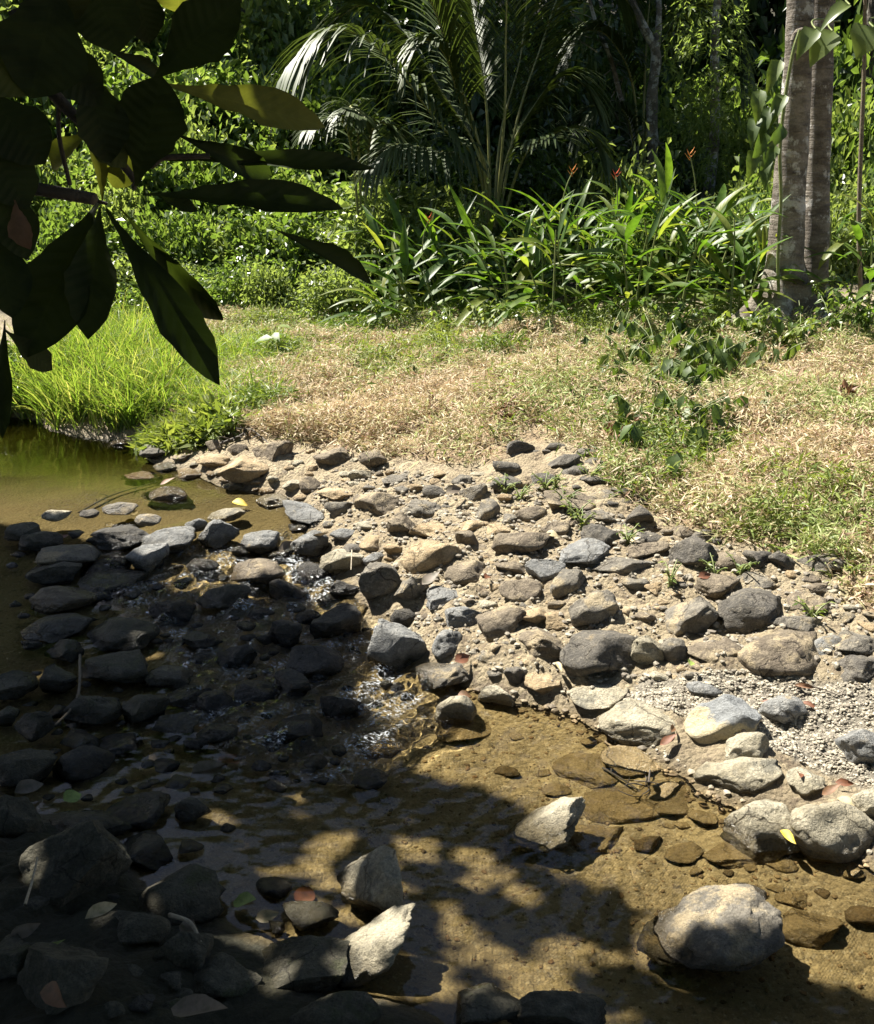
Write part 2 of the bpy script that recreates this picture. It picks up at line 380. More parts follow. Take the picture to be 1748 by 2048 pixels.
def mat_bark(name, a, b, lich, bands=True, lich_lo=0.56):
    n = N(name); p = n.pos()
    mp = n.n('ShaderNodeMapping'); mp.inputs['Scale'].default_value = (2.2, 2.2, 5); n.put(mp.inputs[0], p)
    c = n.mix(n.rng(n.noise(2.0, 5, mp.outputs[0]), 0.4, 0.62), a, b)
    c = n.mix(n.rng(n.noise(5.5, 6, rough=0.7), lich_lo, lich_lo + 0.09), c, lich)
    mp2 = n.n('ShaderNodeMapping'); mp2.inputs['Scale'].default_value = (3, 3, 26); n.put(mp2.inputs[0], p)
    ln = n.noise(1.6, 4, mp2.outputs[0])
    c = n.mix(n.rng(ln, 0.62, 0.7), c, n.mix(1.0, c, (0.45, 0.42, 0.38), 'MULTIPLY'))
    c = n.mix(0.6, c, n.ramp(n.noise(60, 4, rough=0.8), [(0.3, (0.5,) * 3), (0.5, (0.95,) * 3), (0.7, (1.3,) * 3)]), 'MULTIPLY')
    nb = n.bump(n.math('ADD', n.noise(18, 7, rough=0.75), n.math('MULTIPLY', ln, 0.8)), 0.9, 0.035)
    return n.done(n.bsdf(Base_Color=c, Roughness=0.9, Normal=nb))
M_BARK = mat_bark('bark_grey', (0.12, 0.098, 0.075), (0.26, 0.225, 0.18), (0.52, 0.50, 0.46), lich_lo=0.52)
M_BARKL = mat_bark('bark_lichen', (0.12, 0.11, 0.09), (0.2, 0.18, 0.15), (0.45, 0.46, 0.43), lich_lo=0.5)
M_BARKD = mat_bark('bark_dark', (0.06, 0.05, 0.04), (0.1, 0.085, 0.065), (0.15, 0.14, 0.12))
def mat_gravel():
    n = N('gravel_stone')
    c = n.ramp(n.attr('rnd'), [(0, (0.14, 0.12, 0.095)), (0.3, (0.27, 0.24, 0.185)), (0.6, (0.38, 0.345, 0.27)), (0.85, (0.25, 0.18, 0.11)), (1, (0.46, 0.42, 0.35))])
    w = n.wet(0.01, 0.03, 0.0)
    c = n.mix(w, c, n.mix(1.0, c, (0.55, 0.42, 0.24), 'MULTIPLY'))
    return n.done(n.bsdf(Base_Color=c, Roughness=0.85, Normal=n.bump(n.noise(150, 3), 0.4, 0.005)))
M_GRAVEL = mat_gravel()
# ------------------------------------------------------------------ terrain
def W(y): return 0.16 * sstep(3.2, 5.2, np.asarray(y, float))
PIX = [  # (px, py, height): pool and stream bed
 (0,1000,-.02),(200,930,.02),(0,880,.04),(350,1000,.06),(480,1010,.10),(120,1060,.06),(-200,950,.03),(-200,1100,.05),
 (300,1100,.06),(450,1120,.05),(600,1130,.04),(100,1180,.02),(300,1250,-.02),(500,1250,-.02),(680,1240,-.01),(780,1290,-.03),
 (0,1350,-.05),(0,1250,-.02),(250,1400,-.06),(500,1400,-.03),(700,1400,-.05),(850,1400,-.05),(950,1440,-.05),(1100,1480,-.045),
 (50,1560,-.05),(250,1600,-.06),(500,1600,-.07),(800,1600,-.08),(1000,1620,-.07),(1250,1580,-.05),(1400,1640,-.045),
 (600,1750,-.06),(900,1800,-.10),(1150,1800,-.10),(1400,1780,-.08),(1650,1760,-.05),(1000,1950,-.10),(1300,1980,-.12),(1600,1950,-.10),(1748,1880,-.08),(1900,1900,-.06),
 (1250,2048,-.1),(1700,2048,-.1),
 # near bank, shaded
 (100,1750,.05),(300,1880,.04),(500,1880,.0),(650,1960,.0),(850,2030,.0),(0,1680,.05),(150,1980,.10),(400,2048,.08),(-150,1800,.12),
 # far bank
 (0,835,.16),(100,852,.17),(200,878,.17),(300,915,.17),(400,955,.16),(480,985,.16),(600,1005,.165),(650,1060,.15),(705,1110,.12),(760,1180,.09),(840,1255,.06),(920,1330,.03),
 (1010,1400,.01),(1180,1450,.005),(1330,1520,.005),(1430,1600,.005),(1600,1650,.005),(1748,1720,.005),(1900,1780,.02),
 (100,800,.27),(250,830,.27),(350,850,.27),(-60,800,.25),(480,890,.28),(560,950,.23),(700,1000,.22),(800,1100,.18),(900,1200,.14),(1000,1320,.08),
 (700,900,.32),(900,900,.36),(1100,900,.40),(1300,900,.44),(1500,900,.46),(1748,900,.48),(900,1000,.28),(1100,1050,.28),(1300,1050,.32),(1500,1050,.36),(1748,1080,.38),
 (1100,1200,.17),(1300,1200,.21),(1500,1200,.24),(1748,1230,.27),(1200,1340,.08),(1400,1340,.13),(1600,1350,.15),(1748,1380,.16),
 (1300,1450,.04),(1450,1470,.06),(1600,1480,.08),(1748,1500,.09),(1500,1580,.02),(1650,1600,.03),
 (500,760,.40),(800,760,.46),(1100,760,.50),(1400,760,.54),(1748,760,.58),(300,740,.42),
 (600,660,.50),(900,660,.56),(1200,660,.62),(1500,660,.66),(1748,660,.70),(350,640,.50),(100,700,.45),(-100,760,.4)]
CP = np.array([plane_pt(a, b, c) for a, b, c in PIX] + [
 (-1.6, .6, .25), (0, .5, .15), (1.6, .6, .05), (0, -2, .5), (-4, -1, .7), (4, -1, .3), (-4, 2.2, .3), (-7, 4, .3), (5, 3, .35), (7, 6, .75), (-6.5, 7, .3), (-9, 9, 1.2),
 (-3.2, 10, .62), (-5, 11.5, 1.1), (-1.5, 10.5, .75), (0.5, 11, .75), (3, 11, .85), (6, 11, 1.0), (-4, 14, 2.2), (-1, 14, 1.4), (2, 14, 1.0), (6, 14, 1.2),
 (-6, 18, 3.9), (0, 18, 2.3), (6, 18, 1.8), (-12, 16, 4), (12, 14, 2.0), (-10, 26, 7.5), (0, 26, 5.0), (8, 26, 4.2), (18, 26, 5), (-22, 20, 7),
 (-20, 45, 16), (0, 45, 14), (20, 45, 13.5), (-30, 5, 5), (30, 5, 3.5), (-20, -15, 3), (20, -15, 3), (45, 30, 9), (-45, 30, 14), (0, 70, 18)])
def _k(r2): return np.where(r2 > 1e-12, r2 * np.log(np.maximum(r2, 1e-12)), 0.0)
_n = len(CP); _A = np.zeros((_n + 3, _n + 3))
_d2 = ((CP[:, None, :2] - CP[None, :, :2]) ** 2).sum(2)
_A[:_n, :_n] = _k(_d2) + np.eye(_n) * 0.02; _A[:_n, _n] = 1; _A[:_n, _n + 1:] = CP[:, :2]; _A[_n:, :_n] = _A[:_n, _n:].T
_w = np.linalg.solve(_A, np.concatenate([CP[:, 2], [0, 0, 0]]))
def H0(x, y):
    x = np.atleast_1d(np.asarray(x, float)); y = np.atleast_1d(np.asarray(y, float)); r = np.empty(len(x))
    for i in range(0, len(x), 40000):
        a, b = x[i:i + 40000], y[i:i + 40000]
        d = (a[:, None] - CP[None, :, 0]) ** 2 + (b[:, None] - CP[None, :, 1]) ** 2
        r[i:i + 40000] = _k(d) @ _w[:_n] + _w[_n] + _w[_n + 1] * a + _w[_n + 2] * b
    return r
def H(x, y):
    x = np.atleast_1d(np.asarray(x, float)); y = np.atleast_1d(np.asarray(y, float))
    h = H0(x, y); P = np.stack([x, y, x * 0], 1)
    dep = W(y) - h
    a = 0.018 + 0.012 * sstep(0.02, -0.05, dep)
    h = h + a * fbm(P * 4.2, 3, 4) * 0.7
    h = h + 0.012 * np.abs(fbm(P * 13, 9, 3)) * sstep(0.05, -0.03, dep) * sstep(9, 7, y)
    h = h + (0.020 * np.abs(fbm(P * 9, 61, 3)) + .010 * fbm(P * 24, 63, 2)) * sstep(.01, -.05, dep) * sstep(8, 6.5, y) * sstep(6, 4, np.abs(x))
    for (rx, ry, ra) in MOUNDS:
        sel = np.where((np.abs(x - rx) < ra * 2.4) & (np.abs(y - ry) < ra * 2.4))[0]
        if len(sel):
            d2 = ((x[sel] - rx) ** 2 + (y[sel] - ry) ** 2) / (ra * ra); h[sel] += 0.20 * ra * np.exp(-d2 * .75) * sstep(.0, -.06, dep[sel])
    return h
MOUNDS = []
def ground(px, py, up=0.0):
    d = ray(px, py); t = np.concatenate([np.linspace(0.8, 12, 700), np.linspace(12.05, 60, 500)])
    P = CAM + d * t[:, None]; g = P[:, 2] - up - H(P[:, 0], P[:, 1])
    i = np.argmax(g < 0)
    if g[i] >= 0: i = len(t) - 1
    k = g[i - 1] / (g[i - 1] - g[i] + 1e-9); q = t[i - 1] + (t[i] - t[i - 1]) * k
    return CAM + d * q
def H1(x, y): return float(H([x], [y])[0])

def lines(segs):
    out = [segs[0][0]]
    for a, b, s in segs:
        n = max(1, int(round((b - a) / s))); out += list(np.linspace(a, b, n + 1)[1:])
    return np.array(out)
gx = lines([(-60, -20, 4), (-20, -8, .8), (-8, -4.5, .12), (-4.5, -2.6, .05), (-2.6, 3, .026), (3, 5, .045), (5, 9, .12), (9, 20, .8), (20, 60, 4)])
gy = lines([(-30, -4, 2), (-4, 1, .2), (1, 1.5, .04), (1.5, 5.6, .023), (5.6, 9.5, .045), (9.5, 14, .12), (14, 22, .5), (22, 75, 2)])
GRAVEL_POLY = [(1240,1400),(1290,1365),(1390,1345),(1500,1345),(1600,1360),(1760,1375),(1850,1500),(1760,1590),(1640,1545),(1560,1500),(1500,1490),(1400,1440),(1330,1420)]
WEED_POLY = [(330,868),(470,862),(590,880),(700,900),(800,912),(900,935),(985,925),(1010,880),(1090,868),(1200,905),(1225,990),(1260,1010),(1350,1040),(1450,1080),(1560,1100),(1650,1130),(1700,1185),(1760,1240),(2300,1300),(2300,640),(1500,660),(1100,660),(800,640),(640,600),(400,600),(330,700)]
def grid_faces(nx, ny):
    i = np.arange(nx - 1)[None, :] + (np.arange(ny - 1) * nx)[:, None]; i = i.ravel()
    return np.stack([i, i + 1, i + nx + 1, i + nx], 1)

# water: follows the stream level from the upper pool down to the lower one
wx = lines([(-9, -3, .12), (-3, -1.2, .022), (-1.2, 1.7, .0095), (1.7, 2.4, .03), (2.4, 5, .12)]); wy = lines([(-1.5, 1.4, .12), (1.4, 3.3, .0095), (3.3, 5.6, .02), (5.6, 9, .06)])
WX, WY = np.meshgrid(wx, wy); a, b = WX.ravel(), WY.ravel(); P = np.stack([a, b, a * 0], 1)
wpx, wpy, wpz = project(np.stack([a, b, W(b)], 1))
RAPID = [(150,1160),(250,1080),(420,1050),(640,1080),(740,1160),(850,1240),(900,1330),(960,1400),(900,1450),(840,1500),(740,1560),(560,1580),(430,1500),(330,1380),(300,1250)]
jit = 40 * fbm(P * 4, 5, 3)
turb = in_poly(wpx + jit, wpy + jit, RAPID).astype(float)
T2 = turb.reshape(WX.shape)
for _ in range(6): T2[1:-1, 1:-1] = (T2[1:-1, 1:-1] * 2 + T2[:-2, 1:-1] + T2[2:, 1:-1] + T2[1:-1, :-2] + T2[1:-1, 2:]) / 6
turb = T2.ravel()
Q = np.stack([(a * .76 + b * .64) * 6, (-a * .64 + b * .76) * 11, a * 0], 1)
RM = sstep(3.5, 3.1, b) * sstep(-1.5, -1.0, a) * (.55 + .45 * np.clip(.5 + fbm(P * 2.3, 55, 2), 0, 1))
RIP = RM * (.0020 * vnoise(P * np.array([21, 15, 1]), 45) + .0013 * vnoise(P * np.array([31, 38, 1]) + 5, 46) + .0006 * np.sin((a * .8 - b * .6) * 75 + 3 * vnoise(P * 6, 47)))
z = W(b) + turb * (0.024 * fbm(Q, 31, 3) + 0.017 * fbm(Q * 3.1, 33, 2)) + 0.0025 * fbm(P * 5, 37, 2) + RIP
foam = np.zeros(len(a))  # mask for real foam and for sun glints painted white in the riffle
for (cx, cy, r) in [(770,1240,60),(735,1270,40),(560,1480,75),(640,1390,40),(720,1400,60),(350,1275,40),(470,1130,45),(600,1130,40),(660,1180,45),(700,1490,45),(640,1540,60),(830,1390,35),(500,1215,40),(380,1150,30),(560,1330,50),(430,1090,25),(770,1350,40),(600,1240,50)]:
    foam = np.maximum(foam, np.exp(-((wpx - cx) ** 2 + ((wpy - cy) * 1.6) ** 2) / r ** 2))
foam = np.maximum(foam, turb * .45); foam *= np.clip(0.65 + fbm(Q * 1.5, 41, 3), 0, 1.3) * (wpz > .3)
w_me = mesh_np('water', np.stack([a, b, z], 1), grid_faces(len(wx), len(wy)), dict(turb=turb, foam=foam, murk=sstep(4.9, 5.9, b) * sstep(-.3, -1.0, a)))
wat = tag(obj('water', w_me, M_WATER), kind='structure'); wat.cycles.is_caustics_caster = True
# ------------------------------------------------------------------ rocks
_ico = {}
def ico(sub):
    if sub not in _ico:
        bm = bmesh.new(); bmesh.ops.create_icosphere(bm, subdivisions=sub, radius=1.0)
        bm.verts.ensure_lookup_table()
        _ico[sub] = (np.array([v.co[:] for v in bm.verts]), np.array([[v.index for v in f.verts] for f in bm.faces])); bm.free()
    return _ico[sub]
def rock_mesh(name, seed, a, b, c, sub, ang=0.5, roll=0.0, yaw=0.0):
    rs = np.random.RandomState(seed); V, F = ico(sub); V = V.copy()
    V += V * (0.22 * fbm(V * 1.1 + seed * 3.7, seed % 97, 2))[:, None]
    k = int(6 + 8 * ang)
    for n_ in rand_dirs(rs, k, -0.75, 1):
        d = rs.uniform(0.36, 0.84) + (1 - ang) * 0.2
        e = V @ n_ - d; V -= np.where(e > 0, e * (1.0 if ang > 0.3 else 0.75), 0)[:, None] * n_
    r = np.linalg.norm(V, axis=1, keepdims=True)
    V += V / r * (0.055 * fbm(V * 2.6 + seed, (seed + 5) % 91, 3) + 0.040 * fbm(V * 6 + seed, (seed + 9) % 89, 4) - .03 * np.abs(fbm(V * 4 + seed, (seed + 3) % 83, 2)))[:, None]
    lo, hi = V.min(0), V.max(0); V = (V - (lo + hi) / 2) / ((hi - lo) / 2)
    V *= np.array([a, b, c])
    cy, sy = math.cos(yaw), math.sin(yaw); cr, sr = math.cos(roll), math.sin(roll)
    V = V @ np.array([[cr, 0, sr], [0, 1, 0], [-sr, 0, cr]])
    V = V @ np.array([[cy, sy, 0], [-sy, cy, 0], [0, 0, 1]])
    return mesh_np(name, V, F)
ROCKS_PLACED = []
def place_rock(cx, cy, w, h, typ, seed, ang=0.5, roll=0.0, sink=0.35, sub=None, name='rock', under=False):
    d = ray(cx, cy); p0 = ground(cx, cy + 0.25 * h); dist = np.linalg.norm(p0 - CAM)
    a = 0.5 * w / FPX * dist; phi = math.asin(-d[2]); hh = 0.5 * h / FPX * dist
    gf = float(np.interp(w, [90, 135], [1.14, 1.02])); a *= gf; hh *= gf; rs = random.Random(seed); b = a * rs.uniform(0.72, 0.95)
    if b * math.sin(phi) > hh * 0.85: b = hh * 0.85 / math.sin(phi)
    b = max(b, 0.35 * a)
    c = math.sqrt(max(hh * hh - (b * math.sin(phi)) ** 2, (0.3 * a) ** 2)) / math.cos(phi); c = min(c, 1.15 * a)
    up = sink * c; p = ground(cx, cy, up)
    if not under: up += max(0.0, float(W(p[1])) + (-.1 if typ == 'D' else .15) * c - p[2]); p = ground(cx, cy, up)
    kd = np.linalg.norm(p - CAM) / dist; a *= kd; b *= kd; c *= kd * .92
    if sub is None: sub = 5 if w >= 160 else (4 if w >= 58 else 3)
    me = rock_mesh(name, seed, a * 1.06, b, c, sub, ang, roll, rs.uniform(-0.25, 0.25))
    o = obj(name, me, ROCK[typ], None, p)
    ROCKS_PLACED.append((cx, cy, w, h, p[0], p[1], a))
    return o
# centre x, centre y, width, height in photo pixels; material; angularity 0-9; roll in degrees; label
ROCK_TABLE = '''
622 974 38 38 B 7 0|brown angular rock at the far pool's right edge
670 988 62 24 T 4 0|flat tan slab lying right of the pool inlet
752 1015 86 62 B 5 0|large rough tan brown boulder above the grey flat stone
678 1021 48 40 G 6 0|greyish tan rock beside the large tan brown boulder
604 1028 84 42 U 8 -8|blue grey jagged rock at the water's edge below the pool
598 1054 36 18 K 6 0|small dark flat stone under the jagged blue grey rock
690 1068 52 26 U 6 0|flat blue grey stone above the stream's dry edge
620 1094 64 62 U 2 0|rounded blue grey rock with a dry curled leaf draped on it
680 1124 80 54 P 6 10|pale topped rock with a reed stalk lying on it
748 1118 38 28 U 5 0|small smooth grey stone right of the reed stalk rock
748 1086 52 30 T 4 0|low tan stone between the flat grey stone and tan boulder
708 1100 46 30 K 5 0|dark grey stone squeezed behind the reed stalk rock
806 1054 58 50 B 7 0|brown block behind the big orange tan boulder
866 1066 82 44 T 7 0|tan slab leaning on the back of the orange tan boulder
862 1112 108 68 T 6 5|big orange tan boulder in the middle of the slope
934 1083 42 40 B 7 0|brown grey block right of the orange tan boulder
1046 1088 116 66 B 5 0|large dark brown pitted boulder in mid slope
992 1066 48 32 T 5 0|tan grey stone left of the dark brown pitted boulder
976 1023 42 44 G 5 0|grey rounded rock standing alone under the weeds
1062 1032 56 38 B 2 0|mossy brown round stone above the pitted boulder
1013 968 52 30 K 5 0|dark grey stone at the lower rim of the dry weeds
872 988 50 36 K 7 -15|dark grey tilted slab with a crumpled dead leaf
900 999 46 16 G 4 0|thin flat grey stone beside the tilted slab
831 975 28 16 T 5 0|little tan chip near the weeds' lower edge
845 1016 74 34 G 4 0|low greyish hump behind the brown block
1110 1063 56 36 B 4 0|brown grey stone with white litter right of the pitted boulder
1165 1112 88 48 U 5 8|broad pale grey slab right of the pitted boulder
1246 1134 116 26 G 4 4|long thin grey slab lying flat
1140 1170 78 60 G 6 0|grey rock with a dark shaded underside below the broad slab
1090 1142 64 46 U 6 0|blue grey broken rock left of the shaded underside rock
1022 1139 62 42 B 7 -12|tan brown wedge under the pitted boulder
936 1152 80 56 B 3 0|brown dome shaped rock below the orange tan boulder
758 1162 70 78 G 4 0|tall grey rock with a tan crust at the stream bank
820 1182 72 68 G 9 20|sharp edged rock with one dark facet at the stream bank
864 1158 36 28 P 6 0|small whitish stone above the sharp edged rock
884 1198 80 42 U 3 8|smooth pale bluish slab below the brown dome rock
1042 1183 74 48 B 5 0|tan brown rock right of the smooth bluish slab
928 1238 64 48 U 6 0|pale bluish block with a crack under the smooth slab
1002 1250 84 64 B 8 0|faceted grey brown rock right of the cracked block
902 1289 62 54 U 2 0|round pale blue grey cobble by the red leaf
1088 1290 86 64 B 8 -8|dark brown rock with crisp facets left of the huge boulder
796 1307 100 112 U 3 -12|tall egg shaped boulder with a bright top standing in the stream
893 1352 122 68 G 3 6|wide grey boulder with tan crust below the egg shaped one
992 1396 62 56 P 8 0|pale angular block at the head of the lower pool
912 1424 66 98 P 5 25|lumpy cream rock half in the lower pool
925 1478 104 62 S 3 0|submerged brown rock under the lumpy cream one
1030 1352 38 42 K 6 0|dark knobbly stone at the dripping edge
1080 1368 70 44 T 6 0|crumbly tan lump below the dark brown facets
1116 1243 62 34 T 4 0|flat tan stone left of the shaded grey boulder
1068 1234 52 32 T 5 0|buff stone above the dark brown facets
1187 1224 88 80 G 6 0|upright grey boulder with a shaded front above the huge one
1197 1310 148 114 K 7 -10|huge dark boulder with an overhanging shaded front
1388 1118 92 82 K 8 10|dark angular boulder split by a shadowed face near the weeds
1210 1080 76 54 K 8 -10|grey wedge with a black underside above the long thin slab
1292 1101 72 40 B 5 0|brown grey loaf right of the wedge
1281 1038 48 48 K 6 0|dark grey upright stone at the weeds' edge
1200 1033 62 30 G 4 0|low grey stone half under green weeds
1297 1077 54 24 K 4 0|small dark flat stone above the brown grey loaf
1366 1066 40 28 B 5 0|buff stone behind the split boulder
1402 1074 42 30 K 6 0|dark stone at the split boulder's back
1462 1130 56 40 B 5 0|brown lump right of the split boulder
1520 1124 46 46 K 8 0|dark faceted stone left of its twin by the weeds
1566 1124 46 44 K 7 0|dark faceted stone with a green sprig by the weeds
1642 1124 74 36 G 4 0|grey stone half buried in straw at the right
1432 1172 80 48 B 3 0|low brown mound above the round boulder
1518 1166 68 36 G 3 0|grey low stone touching the round boulder's top
1460 1186 22 20 K 3 0|little dark cobble perched by the round boulder
1502 1224 124 90 K 1 0|big round dark boulder on the right of the slope
1378 1240 96 84 G 7 15|grey boulder with a black right facet left of the round one
1604 1210 78 46 B 4 0|dark brown rugged stone right of the round boulder
1584 1254 88 50 G 3 0|grey brown low rock below the rugged stone
1650 1302 70 56 U 1 0|smooth oval blue grey cobble above the gravel
1570 1312 158 84 B 2 6|long brown loaf boulder at the gravel's upper edge
1712 1290 84 46 G 4 0|flat grey rock at the right edge above the gravel
1724 1338 84 56 K 3 0|dark rounded rock at the right edge of the gravel
1428 1306 86 48 B 2 0|brown mossy loaf left of the long loaf boulder
1296 1306 62 68 P 6 0|pale crusted rock right of the huge boulder
1347 1302 46 60 G 5 0|narrow grey rock beside the pale crusted one
1199 1392 102 52 P 3 0|low cream coloured rock under the huge boulder
1275 1446 138 82 P 4 8|wide cream and grey boulder at the lower pool's brink
1443 1448 128 108 X 5 0|two tone boulder, grey on top and cream below
1492 1502 76 60 P 6 15|cream broken piece against the two tone boulder
1566 1420 74 56 U 6 0|blue grey angular rock sitting in the gravel
1408 1376 56 24 U 2 0|flat stone almost buried in the gravel
1724 1498 76 78 U 5 0|pale bluish rock at the gravel's right edge
1474 1548 146 70 P 6 18|long pale slab slanting into the lower pool
1611 1566 58 42 P 5 0|small bright rock among leaf litter under the gravel
1520 1662 138 122 P 5 20|large cream boulder with a yellow leaf on its side
1660 1664 148 122 P 0 0|round boulder with a broken white cap
1740 1606 60 56 P 4 0|white rock cut by the right edge
1420 1872 246 132 G 0 16|largest smooth pale boulder crossed by leaf shadows
1604 1880 132 92 S 3 25|brown submerged boulder right of the largest one
1232 1630 150 74 S 2 8|oval flat rock under the rippled water
1336 1606 112 70 S 3 0|sunken tan rock right of the oval flat one
1180 1556 128 68 S 3 0|sunken brown rock in the golden pool
1268 1528 112 56 S 3 0|sunken flat sandy rock by the pool's upper brink
1490 1792 66 40 K 5 0|dark stone with a yellow leaf behind the largest boulder
1457 1724 86 48 S 4 0|sunken cobble in front of the cream boulder
1560 1740 50 30 S 4 0|small sunken cobble right of its neighbour
1200 1700 90 50 S 5 0|sunken rock with a dark undercut edge
1092 1660 172 76 P 3 24|long pale pitted rock rising from the shadowed water
748 1788 138 134 P 4 20|big pale boulder under dappled light in mid stream
742 1906 196 104 P 3 28|long ridged slab with a bright crest near the bottom
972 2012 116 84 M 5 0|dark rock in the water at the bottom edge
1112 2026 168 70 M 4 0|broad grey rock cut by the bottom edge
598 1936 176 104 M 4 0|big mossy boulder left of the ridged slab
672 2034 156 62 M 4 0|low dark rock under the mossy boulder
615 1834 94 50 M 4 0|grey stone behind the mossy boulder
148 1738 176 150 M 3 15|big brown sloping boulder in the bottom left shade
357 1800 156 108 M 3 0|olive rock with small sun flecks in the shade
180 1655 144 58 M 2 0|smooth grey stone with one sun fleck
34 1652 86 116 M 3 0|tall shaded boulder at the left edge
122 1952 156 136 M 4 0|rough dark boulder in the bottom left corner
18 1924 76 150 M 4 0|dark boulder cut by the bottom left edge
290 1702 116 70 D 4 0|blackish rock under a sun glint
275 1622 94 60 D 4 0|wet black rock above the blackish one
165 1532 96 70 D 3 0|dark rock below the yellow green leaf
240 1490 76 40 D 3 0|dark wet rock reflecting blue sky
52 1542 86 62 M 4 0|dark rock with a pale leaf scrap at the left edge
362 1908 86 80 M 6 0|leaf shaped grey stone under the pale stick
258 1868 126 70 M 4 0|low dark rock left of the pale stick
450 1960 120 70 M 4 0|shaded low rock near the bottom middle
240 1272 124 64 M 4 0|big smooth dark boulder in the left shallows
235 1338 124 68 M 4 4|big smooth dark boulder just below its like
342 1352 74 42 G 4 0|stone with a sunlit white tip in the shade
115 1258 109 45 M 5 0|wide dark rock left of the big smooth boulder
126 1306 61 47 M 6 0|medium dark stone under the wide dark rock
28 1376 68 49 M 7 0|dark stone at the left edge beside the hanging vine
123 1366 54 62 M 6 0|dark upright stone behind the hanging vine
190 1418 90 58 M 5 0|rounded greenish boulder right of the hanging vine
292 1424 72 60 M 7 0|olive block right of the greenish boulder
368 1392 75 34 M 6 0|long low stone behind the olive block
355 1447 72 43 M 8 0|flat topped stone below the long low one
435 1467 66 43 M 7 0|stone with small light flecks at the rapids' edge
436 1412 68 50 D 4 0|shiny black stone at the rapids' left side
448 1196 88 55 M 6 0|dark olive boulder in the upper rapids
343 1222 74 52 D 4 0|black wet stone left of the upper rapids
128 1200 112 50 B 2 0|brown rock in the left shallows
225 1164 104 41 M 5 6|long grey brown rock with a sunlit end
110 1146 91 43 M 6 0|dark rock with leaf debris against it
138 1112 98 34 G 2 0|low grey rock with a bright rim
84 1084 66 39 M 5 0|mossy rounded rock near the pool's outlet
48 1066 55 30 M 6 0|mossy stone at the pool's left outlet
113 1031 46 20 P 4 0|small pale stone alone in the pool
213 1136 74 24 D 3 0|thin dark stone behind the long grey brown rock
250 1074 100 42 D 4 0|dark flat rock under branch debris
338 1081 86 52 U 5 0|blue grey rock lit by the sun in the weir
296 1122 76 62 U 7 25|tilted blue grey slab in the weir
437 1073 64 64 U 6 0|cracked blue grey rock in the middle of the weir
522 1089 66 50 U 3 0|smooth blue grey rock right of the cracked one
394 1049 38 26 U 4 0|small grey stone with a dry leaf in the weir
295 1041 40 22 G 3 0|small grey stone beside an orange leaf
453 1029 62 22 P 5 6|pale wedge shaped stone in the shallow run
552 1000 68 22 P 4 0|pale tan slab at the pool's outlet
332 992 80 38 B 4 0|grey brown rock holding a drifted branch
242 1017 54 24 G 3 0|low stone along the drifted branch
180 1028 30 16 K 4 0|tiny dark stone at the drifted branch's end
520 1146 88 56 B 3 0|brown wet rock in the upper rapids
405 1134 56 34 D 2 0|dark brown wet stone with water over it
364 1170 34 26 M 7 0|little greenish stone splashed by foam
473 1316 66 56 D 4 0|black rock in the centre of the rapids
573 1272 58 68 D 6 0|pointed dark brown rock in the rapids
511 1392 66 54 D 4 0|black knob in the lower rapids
583 1378 66 58 D 4 0|dark rusty rock in the lower rapids
405 1282 64 36 D 2 0|wet rock with a blue sheen
14 1438 41 49 M 6 0|shaded stone cut by the left edge
65 1460 59 57 M 6 0|shaded stone under the hanging vine
165 1480 66 38 M 6 0|low shaded stone left of the blue sheen rock
625 1150 66 44 D 2 0|black rounded rock below the curled leaf rock
578 1182 64 50 D 4 0|dark rock in the middle of the upper rapids
672 1260 88 82 D 5 0|big black rock left of the white cascade
628 1338 100 90 D 4 0|big brown black rock under the cascade
684 1416 70 62 D 3 0|black rock with green specks in the rapids
806 1238 44 38 D 4 0|small wet rock splitting the white cascade
594 1458 94 60 D 3 0|dark rock under the lower foam
760 1500 80 46 S 3 0|sunken dark rock below the rapids
690 1180 50 40 D 4 0|wet dark stone behind the cascade
740 1560 60 40 D 4 0|black stone tip in the quiet shaded run
488 937 86 44 T 4 0|large tan rock on the pool's far shore
545 908 70 46 B 4 10|brown tan rock behind the large shore rock
317 905 58 26 K 4 0|dark low rock at the grass clump's foot
330 935 46 20 P 4 0|pale stone at the pool's shoreline
665 918 64 40 B 4 0|brown rock under the dry weeds near the pool
745 918 48 34 B 5 0|brown knob at the weeds' lower left edge
382 950 44 24 T 6 0|little tan wedge in the pool's shallow end
282 956 64 16 T 2 0|flat tan rock barely above the pool
468 973 34 16 P 4 0|small pale stone by the pool's outlet
430 922 62 26 T 3 0|low tan rock left of the large shore rock
247 888 42 20 B 4 0|dark stone at the bank under the grass
1042 896 50 36 K 6 0|grey block highest among the weeds
1012 933 46 28 K 5 0|dark stone left of the weed hollow
1125 928 60 40 K 7 0|dark grey faceted rock in the weed hollow
1155 946 50 26 K 6 0|blackish flat stone under the faceted one
1084 961 54 30 K 5 0|dark stone in front of the weed hollow
1175 907 42 24 G 4 0|grey stone at the hollow's upper right
1190 928 34 26 G 4 0|small grey upright stone right of the hollow
1110 893 36 18 K 4 0|little dark stone behind the faceted rock
1185 964 44 24 K 5 0|dark stone below the hollow's right side
1140 1008 94 46 B 4 0|broad dark brown rock under green sprigs
1204 992 48 24 G 4 0|grey stone with litter right of the broad brown rock
'''
def yrand(k): return random.Random(k)
